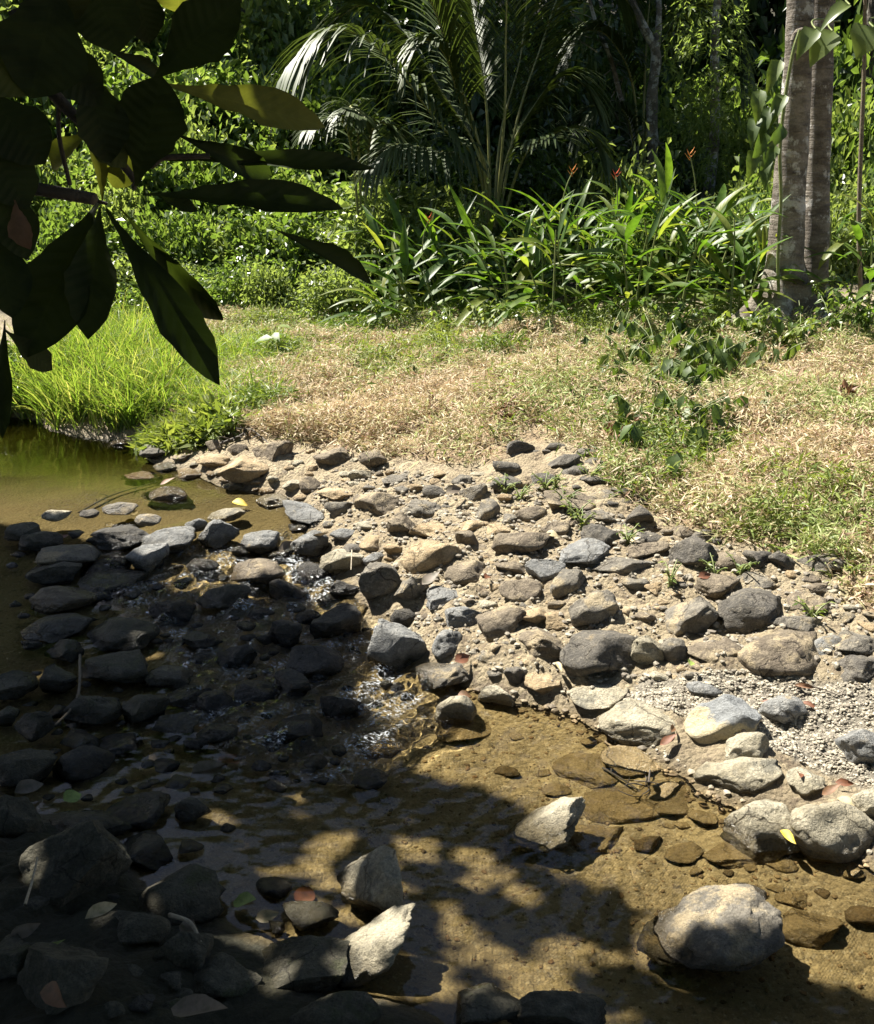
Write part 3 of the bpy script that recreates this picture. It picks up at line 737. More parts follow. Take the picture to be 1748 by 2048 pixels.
for i, ln in enumerate(l for l in ROCK_TABLE.strip().split('\n')):
    nums, label = ln.split('|'); q = nums.split()
    cx, cy, w, h = map(float, q[:4])
    under = 'sunken' in label or 'submerged' in label or 'under the rippled' in label
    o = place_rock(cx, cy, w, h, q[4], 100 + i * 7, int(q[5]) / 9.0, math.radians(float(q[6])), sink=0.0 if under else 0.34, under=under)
    big = w >= 120
    o.name = 'boulder' if big else ('stone' if w < 48 else 'rock')
    tag(o, label, 'boulder' if big else ('stone' if w < 48 else 'rock'), 'rocks along the stream')

# small stones wedged between the named rocks: look-alikes by zone
def fill_stones(poly, n, wmin, wmax, types, label, group, seed, tries=6000):
    rs = random.Random(seed); xs = [p[0] for p in poly]; ys = [p[1] for p in poly]; made = 0
    for _ in range(tries):
        if made >= n: break
        x, y = rs.uniform(min(xs), max(xs)), rs.uniform(min(ys), max(ys))
        if not in_poly([x], [y], poly)[0]: continue
        w = wmin + (wmax - wmin) * rs.random() ** 2; h = w * rs.uniform(0.5, 0.8)
        if any(((x - r[0]) / (0.5 * r[2] + 0.42 * w)) ** 2 + ((y - r[1]) / (0.5 * r[3] + 0.42 * h)) ** 2 < 1 for r in ROCKS_PLACED): continue
        o = place_rock(x, y, w, h, rs.choice(types), seed * 1000 + made * 3, rs.uniform(.3, .9), 0, 0.3, 2 if w < 26 else 3, 'stone', under=seed == 15)
        tag(o, label, 'stone', group); made += 1
SLOPE = [(600,960),(760,940),(1000,950),(1230,1030),(1400,1080),(1650,1160),(1748,1230),(1748,1370),(1500,1340),(1280,1370),(1100,1400),(940,1330),(830,1230),(740,1100),(640,1040)]
fill_stones(SLOPE, 160, 14, 58, 'GGBTTTPB', 'small dry stone wedged between larger rocks on the sunny slope', 'small stones on the sunny slope', 11)
fill_stones([(330,890),(560,890),(760,930),(640,1030),(500,985),(400,960)], 26, 16, 46, 'TTBP', 'small tan stone on the crumbly shore beyond the pool outlet', 'small stones on the far shore', 12)
fill_stones([(20,1090),(200,1060),(560,1060),(700,1150),(820,1330),(780,1450),(700,1560),(430,1600),(40,1600)], 92, 18, 46, 'DDMD', 'small dark wet stone between the larger rocks of the rapids', 'small stones in the rapids', 13)
fill_stones([(20,1600),(420,1620),(560,1760),(560,2040),(20,2040)], 14, 24, 60, 'MMD', 'small dull stone in the shaded near bank', 'small stones on the near bank', 14)
fill_stones([(960,1460),(1240,1480),(1400,1600),(1740,1740),(1740,1860),(1250,1760),(1000,1600)], 18, 18, 64, 'SSST', 'small sunken pebble on the golden bed of the lower pool', 'sunken pebbles in the lower pool', 15)
fill_stones([(1010,880),(1230,900),(1350,1050),(1700,1180),(1600,1130),(1250,1040),(1010,1000)], 16, 16, 38, 'KKGB', 'small dark stone half hidden along the weeds\' lower rim', 'small stones at the rim of the weeds', 16)

MOUNDS += [(r[4], r[5], r[6]) for r in ROCKS_PLACED if r[6] > .03]
XX, YY = np.meshgrid(gx, gy); xf, yf = XX.ravel(), YY.ravel(); ZZ = H(xf, yf)
px_, py_, pz_ = project(np.stack([xf, yf, ZZ], 1))
jit = 28 * fbm(np.stack([xf * 5, yf * 5, xf * 0], 1), 21, 3)
PG0 = np.stack([xf, yf, xf * 0], 1)
grav = in_poly(px_ + jit, py_ + jit * .5, GRAVEL_POLY) & (pz_ > .3)
weed = in_poly(px_ + jit, py_ + jit * .4, WEED_POLY) & (pz_ > .3)
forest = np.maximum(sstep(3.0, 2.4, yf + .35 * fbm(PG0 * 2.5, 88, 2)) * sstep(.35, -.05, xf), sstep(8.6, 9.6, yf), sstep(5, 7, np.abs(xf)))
g_me = mesh_np('ground', np.stack([xf, yf, ZZ], 1), grid_faces(len(gx), len(gy)),
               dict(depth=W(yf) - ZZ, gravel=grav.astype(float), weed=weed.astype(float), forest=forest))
tag(obj('ground', g_me, M_GROUND), kind='structure')

# gravel patch and loose grit: uncountable
def pebbles(name, poly, n, rmin, rmax, seed, label, dense=1.0):
    rs = np.random.RandomState(seed); ps = []
    xs = [p[0] for p in poly]; ys = [p[1] for p in poly]
    corners = np.array([plane_pt(x, y, 0.12) for x, y in poly]); lo, hi = corners.min(0) - .3, corners.max(0) + .3
    X = rs.uniform(lo[0], hi[0], n * 6); Y = rs.uniform(lo[1], hi[1], n * 6); Z = H(X, Y)
    px, py, pz = project(np.stack([X, Y, Z], 1))
    j = 26 * fbm(np.stack([X * 6, Y * 6, X * 0], 1), seed, 3)
    k = in_poly(px + j, py + j * .6, poly) & (pz > .3); X, Y, Z = X[k][:n], Y[k][:n], Z[k][:n]; n = len(X)
    V0, F0 = ico(1); m = len(V0)
    r = rmin + (rmax - rmin) * rs.random_sample(n) ** 2.5
    sc = r[:, None] * np.stack([rs.uniform(.8, 1.4, n), rs.uniform(.7, 1.1, n), rs.uniform(.5, .9, n)], 1)
    Vt = V0[None] * (1 + rs.uniform(-.28, .22, (n, m, 1))) * sc[:, None, :]
    a = rs.uniform(0, 6.28, n); ca, sa = np.cos(a)[:, None], np.sin(a)[:, None]
    Vx = Vt[..., 0] * ca - Vt[..., 1] * sa; Vy = Vt[..., 0] * sa + Vt[..., 1] * ca
    V = np.stack([Vx + X[:, None], Vy + Y[:, None], Vt[..., 2] + (Z + sc[:, 2] * .25)[:, None]], 2).reshape(-1, 3)
    F = (F0[None] + (np.arange(n) * m)[:, None, None]).reshape(-1, 3)
    o = obj(name, mesh_np(name, V, F, dict(rnd=np.repeat(rs.random_sample(n) * dense, m)), smooth=False), M_GRAVEL)
    tag(o, label, 'gravel', kind='stuff')
pebbles('gravel', GRAVEL_POLY, 9000, .0025, .0085, 51, 'pale grey gravel patch beside the lower pool', .72)
pebbles('grit', SLOPE, 4600, .003, .016, 52, 'loose tan grit and chips between the slope rocks', .42)
pebbles('bed_gravel', [(850,1420),(1250,1470),(1450,1620),(1748,1720),(1748,2048),(1000,2048),(700,1700),(800,1500)], 1200, .003, .010, 53, 'fine brown gravel on the bed of the lower pool')
pebbles('shore_grit', [(880,1345),(1010,1385),(1180,1435),(1330,1500),(1430,1580),(1600,1630),(1748,1690),(1748,1745),(1590,1680),(1400,1620),(1300,1545),(1160,1480),(1000,1425),(880,1380)], 1500, .004, .016, 54, 'mixed wet grit along the brink of the lower pool', .6)
pebbles('channel_grit', [(560,985),(640,1010),(700,1090),(770,1170),(860,1250),(940,1330),(900,1360),(820,1270),(730,1190),(660,1100),(590,1040)], 700, .004, .018, 55, 'tan grit along the bank of the rapids', .42)
# ------------------------------------------------------------------ foliage meshes
def leaf_cloud(seed, rx, ry, rz, nclump, per, size, tpl=DIAMOND, droop=0.35, cl=0.22, dome=True, outward=0.6):
    """leaves gathered in clumps through an ellipsoid; z from 0 up when dome"""
    rs = np.random.RandomState(seed)
    d = rand_dirs(rs, nclump, -0.1 if dome else -1, 1); rad = rs.uniform(0.35, 1.0, nclump) ** 0.5
    C = d * rad[:, None] * (1 + 0.25 * fbm(d * 1.6 + seed, seed, 2))[:, None]
    C = np.repeat(C, per, 0); n = len(C)
    off = rs.normal(0, cl, (n, 3)); P = (C + off * rs.uniform(.4, 1, (n, 1))) * np.array([rx, ry, rz])
    if dome: P[:, 2] = np.abs(P[:, 2])
    D = C * outward + rs.normal(0, .6, (n, 3)); D[:, 2] -= droop
    Up = rs.normal(0, .45, (n, 3)); Up[:, 2] += 1
    V, F = scatter(tpl[0], tpl[1], P, frames(D, Up), size * rs.uniform(.55, 1.25, n))
    rnd = np.repeat(np.clip(np.repeat(rs.random_sample(nclump), per) * .5 + rs.random_sample(n) * .5, 0, 1), len(tpl[0]))
    return V, F, rnd
def cloud_mesh(name, mat, *a, **k):
    V, F, r = leaf_cloud(*a, **k); me = mesh_np(name, V, F, dict(rnd=r), smooth=False); me.materials.append(mat); return me
T_OV = leaf_tpl(2, .28, P_OVATE, .25, .25)
SHRUB_ME = [cloud_mesh('shrub_foliage', L_SHRUB, s, 1, 1, 1, 170, 22, .135, DIAMOND, cl=.17) for s in (1, 2, 3)]
VINE_ME = [cloud_mesh('vine_foliage', L_PALE, s, 1, 1, 1, 190, 20, .12, DIAMOND, cl=.15) for s in (4, 5)]
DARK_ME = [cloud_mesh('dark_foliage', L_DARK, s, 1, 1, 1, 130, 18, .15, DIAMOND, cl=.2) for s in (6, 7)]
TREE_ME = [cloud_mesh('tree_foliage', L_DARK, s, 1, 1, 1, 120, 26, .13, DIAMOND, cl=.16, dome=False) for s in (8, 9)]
def stems_me(seed, n=7):
    rs = np.random.RandomState(seed); ps = []
    for k in range(n):
        a = rs.uniform(0, 6.28); r = rs.uniform(.3, .75)
        ps.append(tube(bez([(0, 0, -.15), (.1 * math.cos(a), .1 * math.sin(a), .4), (r * math.cos(a), r * math.sin(a), rs.uniform(.5, .9))], 6), np.linspace(.022, .006, 6), 5))
    return mesh_np('stems', *join(ps))
STEM_ME = [stems_me(s) for s in (1, 2)]
def shrub(px, py, Y, rx, ry, rz, kind, label, group, seed, name='shrub', cat='shrub'):
    """stands on the ground under photo column px at depth Y; py unused when None"""
    if py is None: p = at_y(px, 500, Y); p = np.array([p[0], p[1], H1(p[0], p[1]) - .05])
    else: p = ground(px, py)
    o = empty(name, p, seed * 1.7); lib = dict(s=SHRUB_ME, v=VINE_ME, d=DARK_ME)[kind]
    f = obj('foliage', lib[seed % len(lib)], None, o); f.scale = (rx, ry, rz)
    t = obj('stem', STEM_ME[seed % 2], M_TWIG, o); t.scale = (rx * .9, ry * .9, rz)
    return tag(o, label, cat, group)
rv = random.Random(5)
ORD = 'leftmost,second,third,fourth,fifth,sixth,seventh,eighth,ninth,tenth,eleventh,twelfth,thirteenth,fourteenth,fifteenth,sixteenth,seventeenth,eighteenth,nineteenth,twentieth'.split(',')
def nth(i):
    if i < 20: return ORD[i] + ('' if i == 0 else ' from the left')
    return ('twenty-' + ORD[i - 20] if i > 20 else 'twenty-first').replace('leftmost', 'first') + ' from the left'
def rank(objs, fmt):
    """labels that single out look-alikes by their order in a row"""
    for i, o in enumerate(sorted(objs, key=lambda q: project(np.array(q.location)[None])[0][0])): o['label'] = fmt % nth(i)
ROWS = {}
k = 0
# sunlit hillside on the left
for Y, xs, r, hgt, kinds in ((9.6, range(240, 800, 75), .42, .45, 'sv'), (10.6, range(130, 860, 85), .6, .8, 'svs'), (12.0, range(60, 820, 90), .75, 1.05, 'vs'), (13.8, range(0, 800, 90), .95, 1.3, 'sv'), (16, range(-60, 760, 95), 1.2, 1.7, 'vs'), (18.5, range(-100, 760, 110), 1.5, 2.2, 'sv')):
    for x in xs:
        k += 1; q = r * rv.uniform(.75, 1.25)
        ROWS.setdefault(('h', Y), []).append(0); ROWS[('h', Y)][-1] = shrub(x + rv.uniform(-30, 30), None, Y + rv.uniform(-.4, .4), q, q, hgt * rv.uniform(.7, 1.2), kinds[k % len(kinds)],
              'sunlit small leaved shrub on the left hillside behind the hanging leaves', 'shrubs on the left hillside', k)
# shaded understory behind the palms
for Y, xs, r, hgt in ((11.6, range(880, 1330, 80), .55, .65), (13.2, range(800, 1400, 90), .8, 1.0), (15.5, range(780, 1420, 95), 1.1, 1.9), (18.5, range(720, 1500, 110), 1.6, 2.8)):
    for x in xs:
        k += 1; q = r * rv.uniform(.8, 1.2)
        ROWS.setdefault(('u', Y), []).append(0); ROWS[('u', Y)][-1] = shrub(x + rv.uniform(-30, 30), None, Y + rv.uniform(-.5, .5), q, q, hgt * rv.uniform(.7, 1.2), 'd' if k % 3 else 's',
              'dark shaded undergrowth shrub behind the palm and the flowering clump', 'shaded undergrowth shrubs', k)
# right hand side behind the tree
for Y, xs, r, hgt, kinds in ((10.0, range(1240, 1800, 70), .42, .75, 'vs'), (11.2, range(1260, 1850, 75), .6, 1.15, 'svv'), (12.8, range(1330, 1900, 85), .8, 1.6, 'sv'), (15, range(1440, 2000, 90), 1.1, 2.4, 'sd'), (18, range(1460, 2050, 110), 1.5, 3.2, 'd')):
    for x in xs:
        if Y > 10.5 and 1325 < x < 1475: continue
        k += 1; q = r * rv.uniform(.8, 1.2)
        ROWS.setdefault(('r', Y), []).append(0); ROWS[('r', Y)][-1] = shrub(x + rv.uniform(-30, 30), None, Y + rv.uniform(-.3, .3), q, q, hgt * rv.uniform(.75, 1.15), kinds[k % len(kinds)],
              'leafy shrub growing behind and around the grey tree trunks', 'shrubs around the grey tree', k)
RN = ['lowest', 'second lowest', 'third', 'fourth', 'fifth', 'highest']
for kz, fm in (('h', 'sunlit hillside shrub, %%s in the %s row of the left slope'), ('u', 'dark shaded shrub behind the palm, %%s in the %s row'), ('r', 'leafy shrub behind the grey tree, %%s in the %s row')):
    for i, Yq in enumerate(sorted(q[1] for q in ROWS if q[0] == kz)): rank(ROWS[(kz, Yq)], fm % RN[i])
# dense green cover on the near part of the left bank, under the hillside
for (x, y, r, h_, kd) in ((560,590,.35,.3,'v'),(640,560,.4,.42,'v'),(720,560,.38,.45,'s'),(470,560,.4,.4,'v'),(380,590,.35,.35,'v'),(700,600,.28,.22,'v'),(610,615,.25,.15,'v'),(520,600,.3,.25,'v'),(60,760,.35,.3,'s'),(20,790,.3,.25,'s')):
    k += 1; ROWS.setdefault('low', []); ROWS['low'] += [shrub(x, y, None, r, r, h_, kd, 'low bright green bush at the edge of the dry weeds', 'low bushes edging the weeds', k)]

rank(ROWS['low'], 'low bright green bush edging the dry weeds, %s')
# ------------------------------------------------------------------ trees
def limb(p0, p1, r0, r1, bend=.3, seed=0, n=10, seg=10):
    rs = np.random.RandomState(seed); p0, p1 = np.array(p0, float), np.array(p1, float); L = np.linalg.norm(p1 - p0)
    m1 = p0 + (p1 - p0) * .35 + rs.normal(0, bend * .15, 3) * L; m2 = p0 + (p1 - p0) * .7 + rs.normal(0, bend * .15, 3) * L
    return tube(catmull([p0, m1, m2, p1], n), np.linspace(r0, r1, (n) * 3), seg, noise_amp=.08, seed=seed)
def forest_tree(x, y, hgt, tr, crown_r, crown_z, label, group, seed, nb=6, lib=None, bark=None, name='forest_tree'):
    z0 = H1(x, y); o = empty(name, (x, y, z0)); rs = np.random.RandomState(seed)
    top = np.array([rs.uniform(-.5, .5), rs.uniform(-.5, .5), hgt])
    obj('trunk', mesh_np('trunk', *tube(catmull([(0, 0, -.3), (rs.uniform(-.15, .15), 0, hgt * .35), (top[0] * .6, top[1] * .6, hgt * .7), top], 7), np.linspace(tr, tr * .35, 21), 12, noise_amp=.1, seed=seed)), bark or M_BARKD, o)
    lib = lib or TREE_ME
    for i in range(nb):
        a = i * 2.4 + seed; rr = crown_r * (0.15 if i == 0 else rs.uniform(.5, .9))
        c = np.array([math.cos(a) * rr + top[0] * .7, math.sin(a) * rr + top[1] * .7, crown_z + rs.uniform(-.25, .35) * (hgt - crown_z) * 1.2 + (hgt - crown_z) * .35])
        obj('branch', mesh_np('branch', *limb((top[0] * .6, top[1] * .6, min(c[2] * .8, hgt * .75)), c, tr * .35, tr * .08, .4, seed + i, 5, 6)), bark or M_BARKD, o)
        f = obj('crown', lib[(seed + i) % len(lib)], None, o, c); q = crown_r * rs.uniform(.55, .8); f.scale = (q, q, q * .7); f.rotation_euler = (0, 0, a)
    return tag(o, label, 'tree', group)
FT = 'tall dark forest tree far behind the palms'
for i, (x, y, h_, tr, cr, cz) in enumerate([(-7, 24, 9, .2, 3.2, 3.0), (-3.5, 26, 10, .22, 3.3, 3.0), (0.5, 23.5, 9, .22, 3.2, 3.0), (4, 22.5, 8, .22, 3.2, 2.6), (7.5, 20.5, 8, .2, 3.2, 2.6), (11, 19, 9, .2, 3.2, 2.6), (-12, 22, 9, .2, 3.2, 3.0), (2, 26, 12, .25, 4, 4), (-5, 28, 12, .25, 4, 4), (8, 27, 12, .25, 4, 4), (14, 25, 11, .25, 4, 4), (-14, 27, 11, .25, 4, 4)]):
    ROWS.setdefault('ff' if i < 7 else 'fb', []).append(forest_tree(x, y, h_, tr, cr, cz, FT, 'far forest trees', 20 + i, 7))
rank(ROWS['ff'], 'tall dark forest tree behind the palms, %s')
rank(ROWS['fb'], 'tallest dark forest tree farthest back, %s')
# slim trees put in so their crowns, above the frame, shade the middle
for i, (x, y, h_, tr, cr, cz) in enumerate([(-2.8, 16.2, 7.6, .16, 1.8, 4.4), (-1.4, 17.2, 8.2, .17, 2.0, 4.4)]):
    ROWS.setdefault('sl', []).append(forest_tree(x, y, h_, tr, cr, cz, 'slim', 'slim trees put in to shade the middle', 50 + i, 7))

rank(ROWS['sl'], 'slim tree put in to shade the middle behind the palm, %s')
# the grey double trunked tree on the right
TB = ground(1575, 655); Yt = TB[1]
def stem_pts(lst, dy): return [at_y(x, y, Yt + dy) for x, y in lst]
def px_r(w, Y): return 0.5 * w / FPX * Y * 1.03
tree = empty('grey_tree', TB); tag(tree, 'grey barked tree with two joined trunks beside the flowering clump', 'tree')
def trunk_mesh(pts, ws, dy, flare, seed):
    P = np.array(stem_pts(pts, dy)) - TB; r = np.array([px_r(w, Yt + dy) for w in ws])
    n = 10; C = catmull(P, n); rr = np.interp(np.linspace(0, len(ws) - 1, len(C)), range(len(ws)), r)
    V, F = tube(C, rr, 24, noise_amp=.06, seed=seed)
    c = np.repeat(C, 24, 0); d = V - c; ang = np.arctan2(d[:, 1], d[:, 0]); hgt = V[:, 2]
    fl = flare * np.clip(1 - hgt / .55, 0, 1) ** 2 * (0.5 + 0.5 * np.cos(ang * 4 + seed))
    return mesh_np('trunk', c + d * (1 + fl)[:, None], F)
obj('trunk', trunk_mesh([(1562,690),(1566,620),(1570,520),(1577,400),(1586,280),(1596,120),(1603,-20),(1622,-260),(1650,-600)], [100,82,68,61,56,50,45,40,30], 0, 1.8, 2), M_BARK, tree)
obj('trunk', trunk_mesh([(1622,670),(1627,600),(1631,500),(1634,380),(1637,260),(1642,120),(1648,-20),(1680,-260),(1740,-600)], [68,57,49,46,44,42,40,36,26], .22, 1.1, 5), M_BARK, tree)
for i, (dx, dy, dz, q) in enumerate([(0.2, 0.3, 5.4, 1.5), (1.3, -.2, 5.2, 1.4), (.6, 1.3, 5.8, 1.5), (1.4, .9, 6.2, 1.4), (2.2, .4, 5.4, 1.3)]):
    f = obj('crown', TREE_ME[i % 2], None, tree, (dx, dy, dz)); f.scale = (q, q, q * .65); f.rotation_euler = (0, 0, i)
    obj('branch', mesh_np('branch', *limb((.35, .1, 3.6), (dx, dy, dz), .07, .02, .4, i, 5, 6)), M_BARK, tree)
# knot hole on the trunk
def ring(c, r, r2, n_):
    t = np.linspace(0, 2 * math.pi, 13); n_ = np.array(n_); a = np.cross(n_, (0, 0, 1)); a /= np.linalg.norm(a); b = np.cross(a, n_)
    return tube([c + r * (a * math.cos(q) + 1.3 * b * math.sin(q)) for q in t], r2, 8)
kc = at_y(1601, 82, Yt - .13) - TB
obj('knot', mesh_np('knot', *ring(kc, .05, .022, (0, -1, .1))), M_BARK, tree)
# vine with big leaves climbing the trunk
T_HEART = leaf_tpl(6, .36, P_OVATE, .35, .5, .1, 3)
def leaf_obj(name, tpl, mat, parent, base, tip, width, up=(0, -.6, .8), rnd=.5, cache={}):
    """one leaf as its own object, in the parent's local space"""
    base, tip = np.array(base, float), np.array(tip, float); d = tip - base; L = np.linalg.norm(d)
    R = frames(d[None], np.array([up], float))[0]
    key = (id(tpl[0]), mat.name, round(rnd, 1))
    if key not in cache:
        me = mesh_np(name, tpl[0], tpl[1], dict(rnd=np.full(len(tpl[0]), round(rnd, 1)), lu=tpl[0][:, 0], lv=tpl[0][:, 1] / max(1e-6, np.abs(tpl[0][:, 1]).max()) * .4)); me.materials.append(mat); cache[key] = me
    o = obj(name, cache[key], None, parent)
    m = Matrix(R.tolist()).to_4x4(); m.translation = Vector(base); o.matrix_local = m @ Matrix.Diagonal((L, width, L, 1))
    return o
# template is drawn with half width .36: width factor scales it
vine = empty('climbing_vine', TB); tag(vine, 'broad leaved vine climbing the left side of the grey trunk', 'vine')
vp = [at_y(x, y, Yt - .2) - TB for x, y in [(1560,640),(1556,520),(1562,400),(1560,300),(1570,200),(1585,110),(1600,60)]]
obj('stem', mesh_np('stem', *tube(catmull(vp, 6), .012, 6)), M_STEM, vine)
rs_ = random.Random(8)
for (x, y, l, dx, dy) in [(1560,120,70,-30,60),(1570,190,75,-35,50),(1540,215,70,-25,60),(1565,250,60,-20,55),(1530,265,65,-15,60),(1550,290,60,-25,50),(1520,180,60,-10,60),(1535,320,55,-10,50),(1515,235,60,-20,50),(1510,300,55,-10,55)]:
    b = at_y(x, y, Yt - .25) - TB; t = at_y(x + dx * .9, y + dy * .9, Yt - .4) - TB
    leaf_obj('leaf', T_HEART, L_WILT, vine, b, t, .15, (rs_.uniform(-.5, .5), -.8, .4), rs_.random())
def big_vine_leaf(pts, label):
    o = empty('vine_leaf', TB)
    (bx, by), (tx, ty), wd = pts
    b = at_y(bx, by, Yt - .5) - TB; t = at_y(tx, ty, Yt - .6) - TB
    leaf_obj('blade', T_HEART, L_PALE, o, b, t, wd, (.1, -.5, .9), .9)
    obj('stalk', mesh_np('stalk', *tube(bez([b, b + (0, .25, .1), at_y(bx + 15, by - 20, Yt - .05) - TB], 6), .006, 5)), M_STEM, o)
    return tag(o, label, 'leaf')
big_vine_leaf(((1665,62),(1618,112),.3), 'large pale leaf standing out in front of the grey trunks')
big_vine_leaf(((1632,58),(1592,100),.2), 'smaller pale leaf beside the knot on the grey trunk')
big_vine_leaf(((1748,55),(1715,100),.36), 'dark round leaf at the upper right edge')
big_vine_leaf(((1700,10),(1640,30),.16), 'narrow leaf above the large pale one')

# slender lichen covered tree
o = empty('lichen_tree', ground(1300, 505)); lb = np.array(o.location); Yl = lb[1]
lb = np.array(o.location)
def lp(lst, dy=0): return [at_y(x, y, Yl + dy) - lb for x, y in lst]
obj('trunk', mesh_np('trunk', *tube(catmull(lp([(1298,520),(1302,400),(1306,300),(1304,200),(1312,110),(1290,60),(1262,0),(1230,-80),(1200,-200)]), 6), np.interp(np.linspace(0, 1, 48), [0, .5, 1], [.075, .06, .03]), 10, noise_amp=.12, seed=4)), M_BARKL, o)
obj('branch', mesh_np('branch', *tube(catmull(lp([(1312,110),(1318,40),(1316,-60),(1330,-200)]), 6), np.linspace(.045, .02, 18), 8, noise_amp=.12, seed=9)), M_BARKL, o)
obj('branch', mesh_np('branch', *tube(catmull(lp([(1308,270),(1330,300),(1360,330)], -.1), 5), np.linspace(.015, .006, 10), 6)), M_BARKL, o)
for i, (x, y) in enumerate([(1200, -250), (1330, -260), (1260, -330)]):
    f = obj('crown', TREE_ME[i % 2], None, o, at_y(x, y, Yl + .3) - lb); f.scale = (.4, .4, .3)
tag(o, 'slender tree with white lichen on its forked trunk behind the flowers', 'tree')
o = empty('lichen_sapling', ground(1275, 495)); lb = np.array(o.location); Yl = lb[1] + .3
obj('trunk', mesh_np('trunk', *tube(catmull(lp([(1275,500),(1270,300),(1240,190),(1222,120),(1190,40),(1165,-60)]), 6), np.linspace(.04, .018, 30), 8, noise_amp=.12, seed=6)), M_BARKL, o)
for i in range(7):
    x, y = 1265 - i * 14, 330 - i * 45
    obj('twig', mesh_np('twig', *tube(catmull(lp([(x, y), (x + rs_.uniform(-60, 60), y - 40), (x + rs_.uniform(-110, 110), y + rs_.uniform(-60, 80))]), 5), np.linspace(.008, .003, 10), 5)), M_BARKL, o)
f = obj('crown', TREE_ME[0], None, o, at_y(1165, -100, Yl) - lb); f.scale = (.6, .6, .4)
tag(o, 'thin crooked lichen spotted sapling left of the forked trunk', 'tree')
for (x, y, w, lab, Y) in [(1716, 560, 46, 'dark trunk at the upper right corner behind the grey tree', 13.0), (1683, 560, 30, 'dark trunk half hidden by the grey tree', 14.5)]:
    b = at_y(x, 520, Y); forest_tree(b[0], b[1], 8.5, px_r(w, Y), 1.9, 5.6, lab, None, int(x), 5)
# bare upright stem on the right
o = empty('sapling', ground(1722, 600)); lb = np.array(o.location); Yl = lb[1]
obj('stem', mesh_np('stem', *tube(catmull(lp([(1722,605),(1718,450),(1722,300),(1728,150),(1730,20),(1735,-120)]), 6), np.linspace(.02, .014, 30), 7)), M_TWIG, o)
f = obj('crown', TREE_ME[0], None, o, at_y(1735, -150, Yl) - lb); f.scale = (.5, .5, .35)
tag(o, 'thin bare upright sapling right of the grey tree', 'sapling')
# feathery light green tree in the gap
FE = [cloud_mesh('feathery_foliage', L_FEATHER, 71, 1, 1, 1, 90, 6, .2, SLIM, dome=False, cl=.16)]
for i, (x, y, Y, q) in enumerate([(1400, 300, 12.2, 1.0)]):
    b = at_y(x, 420, Y); z0 = H1(b[0], b[1]); o = empty('feathery_tree', (b[0], b[1], z0)); lb = np.array([b[0], b[1], z0])
    obj('trunk', mesh_np('trunk', *tube(catmull([(0, 0, -.2), (.1, 0, 1.2), (0, 0, 2.6), (.1, 0, 4.4)], 6), np.linspace(.08, .03, 18), 8)), M_BARKL, o)
    for j, (cx, cy, s_) in enumerate([(1405, 120, .6), (1440, 200, .55), (1390, 230, .5), (1410, 300, .6), (1420, 40, .6), (1445, 330, .5)]):
        f = obj('crown', FE[0], None, o, at_y(cx, cy, Y - .2) - lb); f.scale = (s_ * .75, s_ * .75, s_ * .75); f.rotation_euler = (0, 0, j * 1.3)
    tag(o, 'feathery pale green tree lit in the gap left of the grey trunks', 'tree')

# ------------------------------------------------------------------ palms
def frond_mesh(P, n_leaf, llen, wid, t0, droop, seed, fan=.55):
    rs = np.random.RandomState(seed); P = np.array(P); T = np.gradient(P, axis=0); T /= np.linalg.norm(T, axis=1, keepdims=True)
    tv, tf = leaf_tpl(4, wid, lambda t: min(1, .35 + 3 * t) * (1 - t ** 3) + .02, .35, 0.0)
    parts = []
    for s_ in (-1, 1):
        for i in range(n_leaf):
            t = t0 + (1 - t0) * (i + .5) / n_leaf; f = t * (len(P) - 1); j = min(int(f), len(P) - 2); q = P[j] + (P[j + 1] - P[j]) * (f - j)
            side = np.cross(T[j], (0, 0, 1)); side /= np.linalg.norm(side) + 1e-6
            d = side * s_ * (1 - fan * t) + T[j] * (fan + .5 * t) + np.array([0, 0, .18]) + rs.normal(0, .05, 3)
            d /= np.linalg.norm(d); L = llen * (math.sin(math.pi * (.12 + .80 * t)) ** .8) * rs.uniform(.9, 1.08)
            R = frames(d[None], np.array([[0, 0, 1.0]]) + T[j][None] * .2)[0]
            v = (tv * np.array([L, 1, L])) @ R.T; x = tv[:, 0]
            v[:, 2] -= droop * L * x ** 1.8 * rs.uniform(.8, 1.2); v[:, :2] *= (1 - .12 * droop * x)[:, None]
            parts.append((v + q, tf))
    V, F = join(parts)
    return mesh_np('leaflets', V, F, dict(rnd=np.repeat(rs.random_sample(len(parts)), len(tv))))
def palm(base, fronds, label, name='palm'):
    o = empty(name, base)
    for i, (pts, n_l, ll, t0, dr) in enumerate(fronds):
        C = catmull([np.array(p) - base for p in pts], 8)
        fr = obj('frond', mesh_np('frond', *tube(C, np.linspace(.018, .004, len(C)), 7)), M_RACHIS, o)
        obj('leaflets', frond_mesh(C, int(n_l * 1.35), ll * 1.15, .021, t0, dr, i + 3), L_PALM, fr)
    return tag(o, label, 'palm')
pb = at_y(985, 400, 11.4); pb[2] = H1(pb[0], pb[1])
def pp(lst): return [np.array(pb)] + [at_y(x, y, Y) for x, y, Y in lst]
